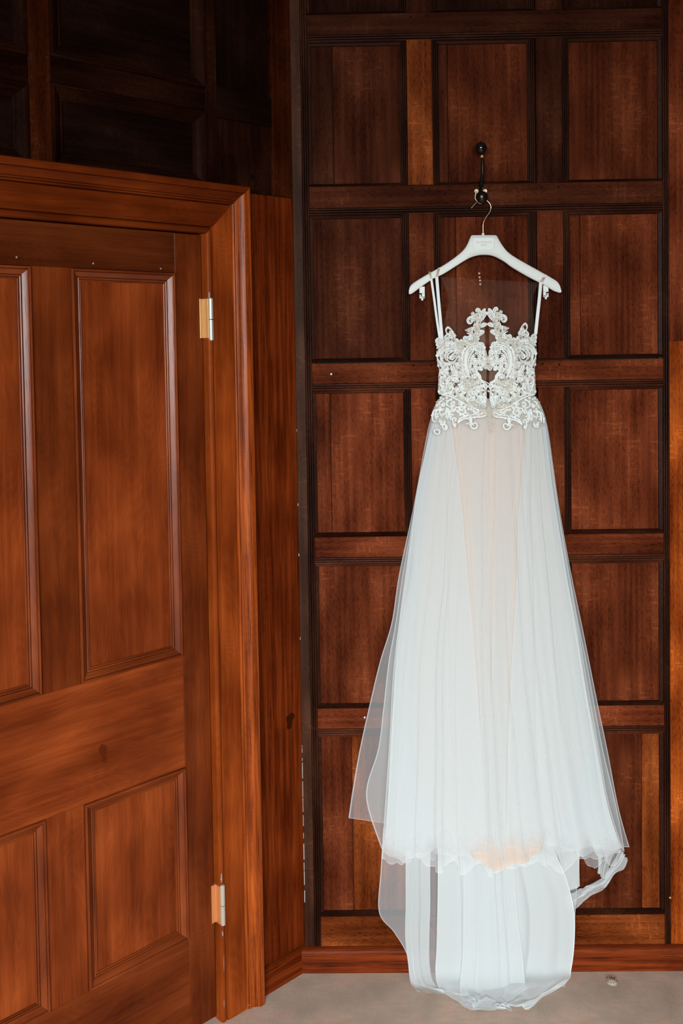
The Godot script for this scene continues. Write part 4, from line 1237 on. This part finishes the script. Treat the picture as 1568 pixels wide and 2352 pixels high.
func build_bodice(d: Node3D) -> void:
	var outline := lace_outline()
	var pep := peplum_outline()
	var holes := lace_holes()
	var cords := [
		[835,275, 800,236, 776,198, 781,180, 800,200, 816,228], [820,192, 795,162, 790,142, 815,152, 835,182, 842,232], [850,252, 838,192, 850,142, 878,126, 894,146, 890,168], [862,244, 856,192, 870,160, 882,156],
		[868,232, 905,212, 950,208, 985,225, 996,258, 980,288, 952,290, 936,268, 945,250, 961,258], [880,250, 915,229, 950,225, 974,240, 978,262, 962,274],
		[850,345, 815,340, 785,325, 783,308, 812,300, 842,314], [800,318, 825,321, 848,334], [868,440, 840,425, 815,405, 815,388, 838,383, 860,402], [828,396, 850,412, 868,430],
		[838,275, 852,312], [855,350, 862,385], [868,440, 885,482, 877,518],
		[918,300, 925,330, 917,350], [930,348, 946,334, 940,370, 952,402], [960,422, 985,406, 1006,394], [985,432, 1002,440, 1030,432, 1047,452, 1042,476, 1018,502], [1004,462, 1020,455, 1032,466], [1042,504, 1068,468, 1085,480, 1078,508], [1102,505, 1108,466, 1120,455, 1122,490],
		[838,602, 818,562, 835,522, 880,518, 950,528, 1005,550, 1045,595, 1065,650, 1070,740, 1060,830, 1040,912, 1020,962], [850,592, 835,562, 860,540, 920,545, 975,565, 1020,610, 1040,670, 1045,750, 1035,832, 1014,902], [865,602, 855,572, 900,562, 955,585, 995,625, 1018,690, 1022,760, 1012,832, 994,892],
		[835,602, 845,640, 870,652, 880,620, 910,596, 950,605, 980,645, 998,700, 1000,770, 985,842], [838,612, 830,650, 842,690], [850,660, 872,690, 880,710],
		[905,702, 940,690, 975,720, 985,770, 970,822, 938,852], [920,662, 950,670, 982,702], [925,640, 945,650, 965,680], [1030,560, 1062,610, 1082,680, 1086,770, 1076,850, 1058,920], [1004,600, 1028,660, 1034,740, 1022,830, 1004,890],
		[912,822, 900,856, 870,890, 862,930, 836,955, 805,966], [922,834, 908,866, 882,898, 874,936, 850,962, 822,974], [930,862, 898,890, 885,930, 900,962, 940,985, 1000,1012], [800,1042, 826,1032, 840,1002, 832,976], [846,990, 880,1012, 930,1022, 980,1046],
		[806,1080, 846,1098, 826,1140, 836,1192, 872,1214, 905,1218], [818,1092, 834,1110, 812,1142, 816,1180, 824,1215], [832,1060, 858,1052, 880,1062, 905,1090, 920,1120],
		[1102,602, 1150,566, 1215,560, 1272,592, 1302,642, 1300,692, 1276,732, 1236,752, 1190,748, 1150,738], [1108,626, 1160,592, 1205,592, 1240,612, 1258,655, 1246,705], [1114,640, 1150,622, 1180,642, 1200,682, 1182,702, 1160,690], [1122,655, 1140,700, 1172,726, 1212,722, 1236,690], [1108,640, 1102,700, 1112,760, 1130,730], [1172,606, 1202,618, 1226,650, 1226,690], [1120,560, 1170,536, 1230,532, 1282,552, 1318,600, 1326,660],
		[1150,382, 1170,342, 1206,303, 1230,322, 1232,356, 1212,388, 1190,381, 1196,360], [1168,442, 1184,410, 1216,392, 1246,412, 1250,446], [1180,452, 1200,425, 1226,430, 1236,458], [1140,420, 1156,380, 1176,352], [1136,470, 1142,510, 1128,550],
		[1250,462, 1282,482, 1292,522, 1330,540, 1342,562], [1300,482, 1310,506, 1330,520], [1342,600, 1336,682, 1302,742, 1280,792], [1322,832, 1290,802, 1268,762], [1345,700, 1320,712, 1304,760], [1286,600, 1302,570, 1322,600, 1326,640],
		[1250,930, 1270,905, 1300,920, 1312,962, 1302,1022, 1280,1072], [1250,930, 1245,980, 1256,1042, 1282,1082], [1170,882, 1205,772], [1130,882, 1160,802, 1166,760], [1148,886, 1182,806, 1190,764], [1228,770, 1240,820, 1230,880], [1230,880, 1260,850, 1282,812], [1110,900, 1150,892, 1200,900, 1240,930], [1112,940, 1160,912, 1204,930, 1236,980],
		[1085,1002, 1122,986, 1106,1010, 1088,1016], [1112,1082, 1090,1032, 1110,1025, 1130,1062], [1138,1102, 1150,1052, 1180,1030, 1192,1062], [1020,1202, 1052,1152, 1100,1120, 1150,1128, 1182,1150], [1006,1196, 1040,1148, 1084,1112], [1192,1062, 1226,1082, 1262,1098, 1300,1096], [1150,1128, 1200,1112, 1250,1092], [1062,1096, 1076,1060, 1090,1046],
		[950,1100, 980,1060, 1000,1072, 1000,1110, 975,1130], [930,1180, 962,1150, 992,1140, 1002,1160], [912,1230, 956,1222, 1000,1196]]
	var spirals := [[893,772,64,10,2.3,3.4,1], [940,905,34,8,1.4,2.6,1], [815,1014,30,12,1.3,0.4,-1], [880,1155,48,38,1.0,0,1], [905,1046,26,7,1.5,0,1], [948,1086,26,7,1.4,2,-1], [1318,458,36,22,0.9,2.6,1], [1150,935,36,8,1.6,1,1], [1120,780,26,7,1.4,0,-1], [1062,1020,26,7,1.4,4,1], [1205,1000,30,8,1.5,2,1], [1225,500,30,8,1.5,0,1], [1180,500,22,7,1.2,3,-1], [830,745,24,7,1.3,0,1], [838,1228,28,8,1.2,4.5,1], [930,590,20,6,1.2,2,1], [1295,860,26,8,1.3,1,-1], [960,450,22,8,1.2,0,1]]
	var fill := []
	var tries := 0
	while fill.size() < 135 and tries < 4000:
		tries += 1
		var q := Vector2(rng.randf_range(780, 1350), rng.randf_range(380, 1300))
		if not inside(q, outline, holes):
			continue
		var ok := true
		for f in fill:
			if q.distance_to(f[0]) < (f[1] + 11.0):
				ok = false
				break
		if ok:
			fill.append([q, rng.randf_range(9.0, 20.0), rng.randf_range(0, TAU), rng.randf_range(1.0, 1.7), 1.0 if rng.randf() < 0.5 else -1.0])
	var pcords := [
		[1002,1336, 1060,1346, 1112,1330, 1156,1300, 1172,1270, 1152,1254, 1126,1264, 1120,1292, 1140,1310], [1000,1342, 1030,1374, 1080,1386, 1122,1410, 1152,1432, 1132,1396, 1090,1366, 1040,1356], [1000,1346, 1013,1400, 1018,1450, 990,1484, 952,1476, 940,1442, 960,1420, 986,1434, 978,1452], [990,1360, 1000,1410, 1000,1450],
		[1050,1282, 1078,1322, 1100,1326], [1160,1392, 1200,1380, 1206,1440, 1188,1478, 1172,1440], [1230,1402, 1240,1292, 1266,1280, 1276,1342, 1260,1402], [1248,1392, 1252,1310, 1262,1300], [1310,1302, 1322,1282, 1346,1292, 1340,1342, 1318,1382], [1360,1290, 1400,1312, 1426,1372, 1420,1432, 1382,1440], [1350,1280, 1380,1320, 1392,1370, 1384,1420], [1290,1412, 1300,1456, 1342,1466, 1330,1432, 1360,1440],
		[1162,1202, 1190,1190, 1212,1222, 1182,1242, 1170,1225], [1200,1160, 1232,1172, 1262,1212, 1240,1250], [880,1282, 950,1264, 1020,1234, 1100,1184, 1180,1142, 1262,1112, 1322,1106], [1190,1350, 1220,1340, 1236,1300], [1300,1180, 1330,1190, 1352,1230, 1376,1262], [830,1332, 880,1350, 930,1356, 990,1362], [860,1300, 900,1322, 960,1330, 1000,1336], [1080,1300, 1110,1280, 1130,1240], [1040,1330, 1060,1300, 1070,1262, 1100,1232]]
	var pfill := []
	tries = 0
	while pfill.size() < 60 and tries < 3000:
		tries += 1
		var q := Vector2(rng.randf_range(800, 1440), rng.randf_range(1120, 1470))
		var ok := inside(q, pep, [])
		for f in pfill:
			if ok and q.distance_to(f[0]) < (f[1] + 13.0):
				ok = false
		if ok:
			pfill.append([q, rng.randf_range(9.0, 18.0), rng.randf_range(0, TAU), rng.randf_range(1.0, 1.6), 1.0 if rng.randf() < 0.5 else -1.0])
	for side in [false, true]:
		net("lace_net", d, outline, holes, side, M.net, 0.0, 0.36)
		var st := mb()
		for c in cords:
			lay_cord(st, spline(pairs(c), 5), 0.0015, 0.0014, side)
		for s in spirals:
			lay_cord(st, curl(s[0], s[1], s[2], s[3], s[4], s[5], s[6]), 0.0015, 0.0015, side)
		# spokes of the little fans
		for f in [[880, 1155, 12, 38], [1318, 458, 8, 26]]:
			for k in 9:
				var a := TAU * k / 9.0
				lay_cord(st, [Vector2(f[0] + cos(a) * f[2], f[1] + sin(a) * f[2]), Vector2(f[0] + cos(a) * f[3], f[1] + sin(a) * f[3])], 0.0008, 0.0013, side)
		for f in fill:
			lay_cord(st, curl(f[0].x, f[0].y, f[1], 3.0, f[3], f[2], f[4]), 0.00125, 0.0009, side)
		obj("lace_applique", st, M.cord, d)
		# scalloped peplum over the top of the skirt
		net("peplum_net", d, pep, [], side, M.net_sheer if M.has("net_sheer") else M.net, 0.012)
		st = mb()
		for c in pcords:
			lay_cord(st, spline(pairs(c), 5), 0.0021, 0.0138, side)
		for s in [[1300,1230,22,7,1.3,0,1], [1110,1210,24,7,1.4,2,1], [1200,1290,22,7,1.3,3,-1], [960,1300,18,6,1.2,1,1], [1060,1240,16,5,1.2,1,1]]:
			lay_cord(st, curl(s[0], s[1], s[2], s[3], s[4], s[5], s[6]), 0.0017, 0.0138, side)
		for f in pfill:
			lay_cord(st, curl(f[0].x, f[0].y, f[1], 3.0, f[3], f[2], f[4]), 0.0012, 0.0130, side)
		if side:
			for s in [[288,1478,36,8,1.6,1.0,1], [210,1536,36,20,1.1,-0.8,1]]:
				lay_cord(st, curl(2.0 * (768.0 + 0.018 * s[1]) - s[0], s[1] + 10.0, s[2], s[3], s[4], s[5], s[6]), 0.0021, 0.0138, true)
		obj("peplum_applique", st, M.cord, d)
	# centre piece between the halves
	var st2 := mb()
	for c in [[800,600, 792,640, 800,690, 796,740], [812,600, 808,650, 814,700], [778,700, 800,720, 822,700], [775,800, 790,826, 812,826, 826,800], [782,1050, 800,1075, 822,1050], [770,965, 800,985, 834,965]]:
		lay_cord(st2, spline(pairs(c), 5), 0.0013, 0.0016, false)
	obj("lace_applique", st2, M.cord, d)
	# beads and crystals
	var mm := MultiMesh.new()
	mm.transform_format = MultiMesh.TRANSFORM_3D
	var bead := SphereMesh.new()
	bead.radius = 0.5
	bead.height = 1.0
	bead.radial_segments = 8
	bead.rings = 5
	mm.mesh = bead
	var spots := []
	# columns and sprays where the beads lie thick: (u, v, spread u, spread v, count)
	for s in [[885,300,26,60,130], [895,430,30,60,120], [940,500,50,24,70], [1040,520,60,24,70], [1100,560,30,50,60], [1130,470,16,60,50], [925,180,18,16,26], [985,362,26,12,26], [1090,760,18,110,110], [960,960,50,36,120], [1040,1000,30,50,80], [930,1230,60,30,130], [1010,1220,50,30,100], [1090,1150,60,26,80], [860,1290,40,20,60], [1270,520,40,26,50], [800,700,16,70,60], [795,800,22,14,24], [1040,1440,34,18,60], [796,1070,12,26,26], [1350,1220,24,40,40], [1240,1150,40,20,40], [1170,1000,60,60,60], [920,1330,60,14,50]]:
		for k in s[4]:
			var q := Vector2(s[0] + rng.randfn() * s[2] * 0.6, s[1] + rng.randfn() * s[3] * 0.6)
			if q.y < 1180.0 and not Geometry2D.is_point_in_polygon(q, outline):
				continue
			for side in [false, true]:
				var w: Vector2 = mir(q) if side else q
				spots.append(bod(w.x + rng.randf_range(-6, 6), w.y + rng.randf_range(-6, 6), 0.0024 if q.y < 1180 else 0.0145))
	for k in 40:
		spots.append(bod(795 + rng.randfn() * 16, 1450 + rng.randfn() * 40, 0.0145))
	mm.instance_count = spots.size()
	for i in spots.size():
		var s := rng.randf_range(0.0014, 0.0031)
		mm.set_instance_transform(i, Transform3D(Basis.from_scale(Vector3(s, s, s)), spots[i]))
	var bw := MultiMeshInstance3D.new()
	bw.multimesh = mm
	bw.material_override = M.bead
	bw.name = "beadwork"
	bw.set_meta("kind", "stuff")
	d.add_child(bw, true)
	# nude illusion net: low back with its buttons, and the inset behind the lace
	var illusion := [[0.2334, 1.9021, 0.03, 0.5037, 1.8816, 0.03], [0.2425, 1.8857, 0.03, 0.4909, 1.8702, 0.03], [0.256, 1.8391, 0.03, 0.479, 1.8356, 0.03], [0.2437, 1.7811, 0.03, 0.4832, 1.7774, 0.03], [0.2264, 1.7115, 0.032, 0.4892, 1.7075, 0.032], [0.2326, 1.6414, 0.032, 0.484, 1.6377, 0.032], [0.232, 1.5888, 0.032, 0.4813, 1.5852, 0.032]]
	cloth("illusion_back", d, illusion, M.illusion, {"nu": 40, "nv": 30, "folds": 1.0, "amp0": 0.0, "amp1": 0.001, "alpha0": .05, "alpha1": .09, "edge": .05, "seed": 40})
	for side in [false, true]:
		net("illusion_inset", d, PackedVector2Array(pairs([800,180, 860,230, 900,420, 1100,540, 1320,430, 1345,700, 1322,830, 1340,1100, 1040,1235, 800,1320])), [], side, M.illusion_net, -0.004)
	for p in [Vector3(0.3378, 1.9096, 0.032), Vector3(0.3388, 1.8991, 0.032), Vector3(0.3399, 1.8904, 0.032), Vector3(0.3404, 1.8806, 0.032)]:
		var st := mb()
		lathe(st, p, Vector3(0, 0, 1), [Vector2(0.0028, 0), Vector2(0.0031, 0.0012), Vector2(0.0022, 0.0026), Vector2(0, 0.0032)], 14)
		obj("button", st, M.pearl, d)
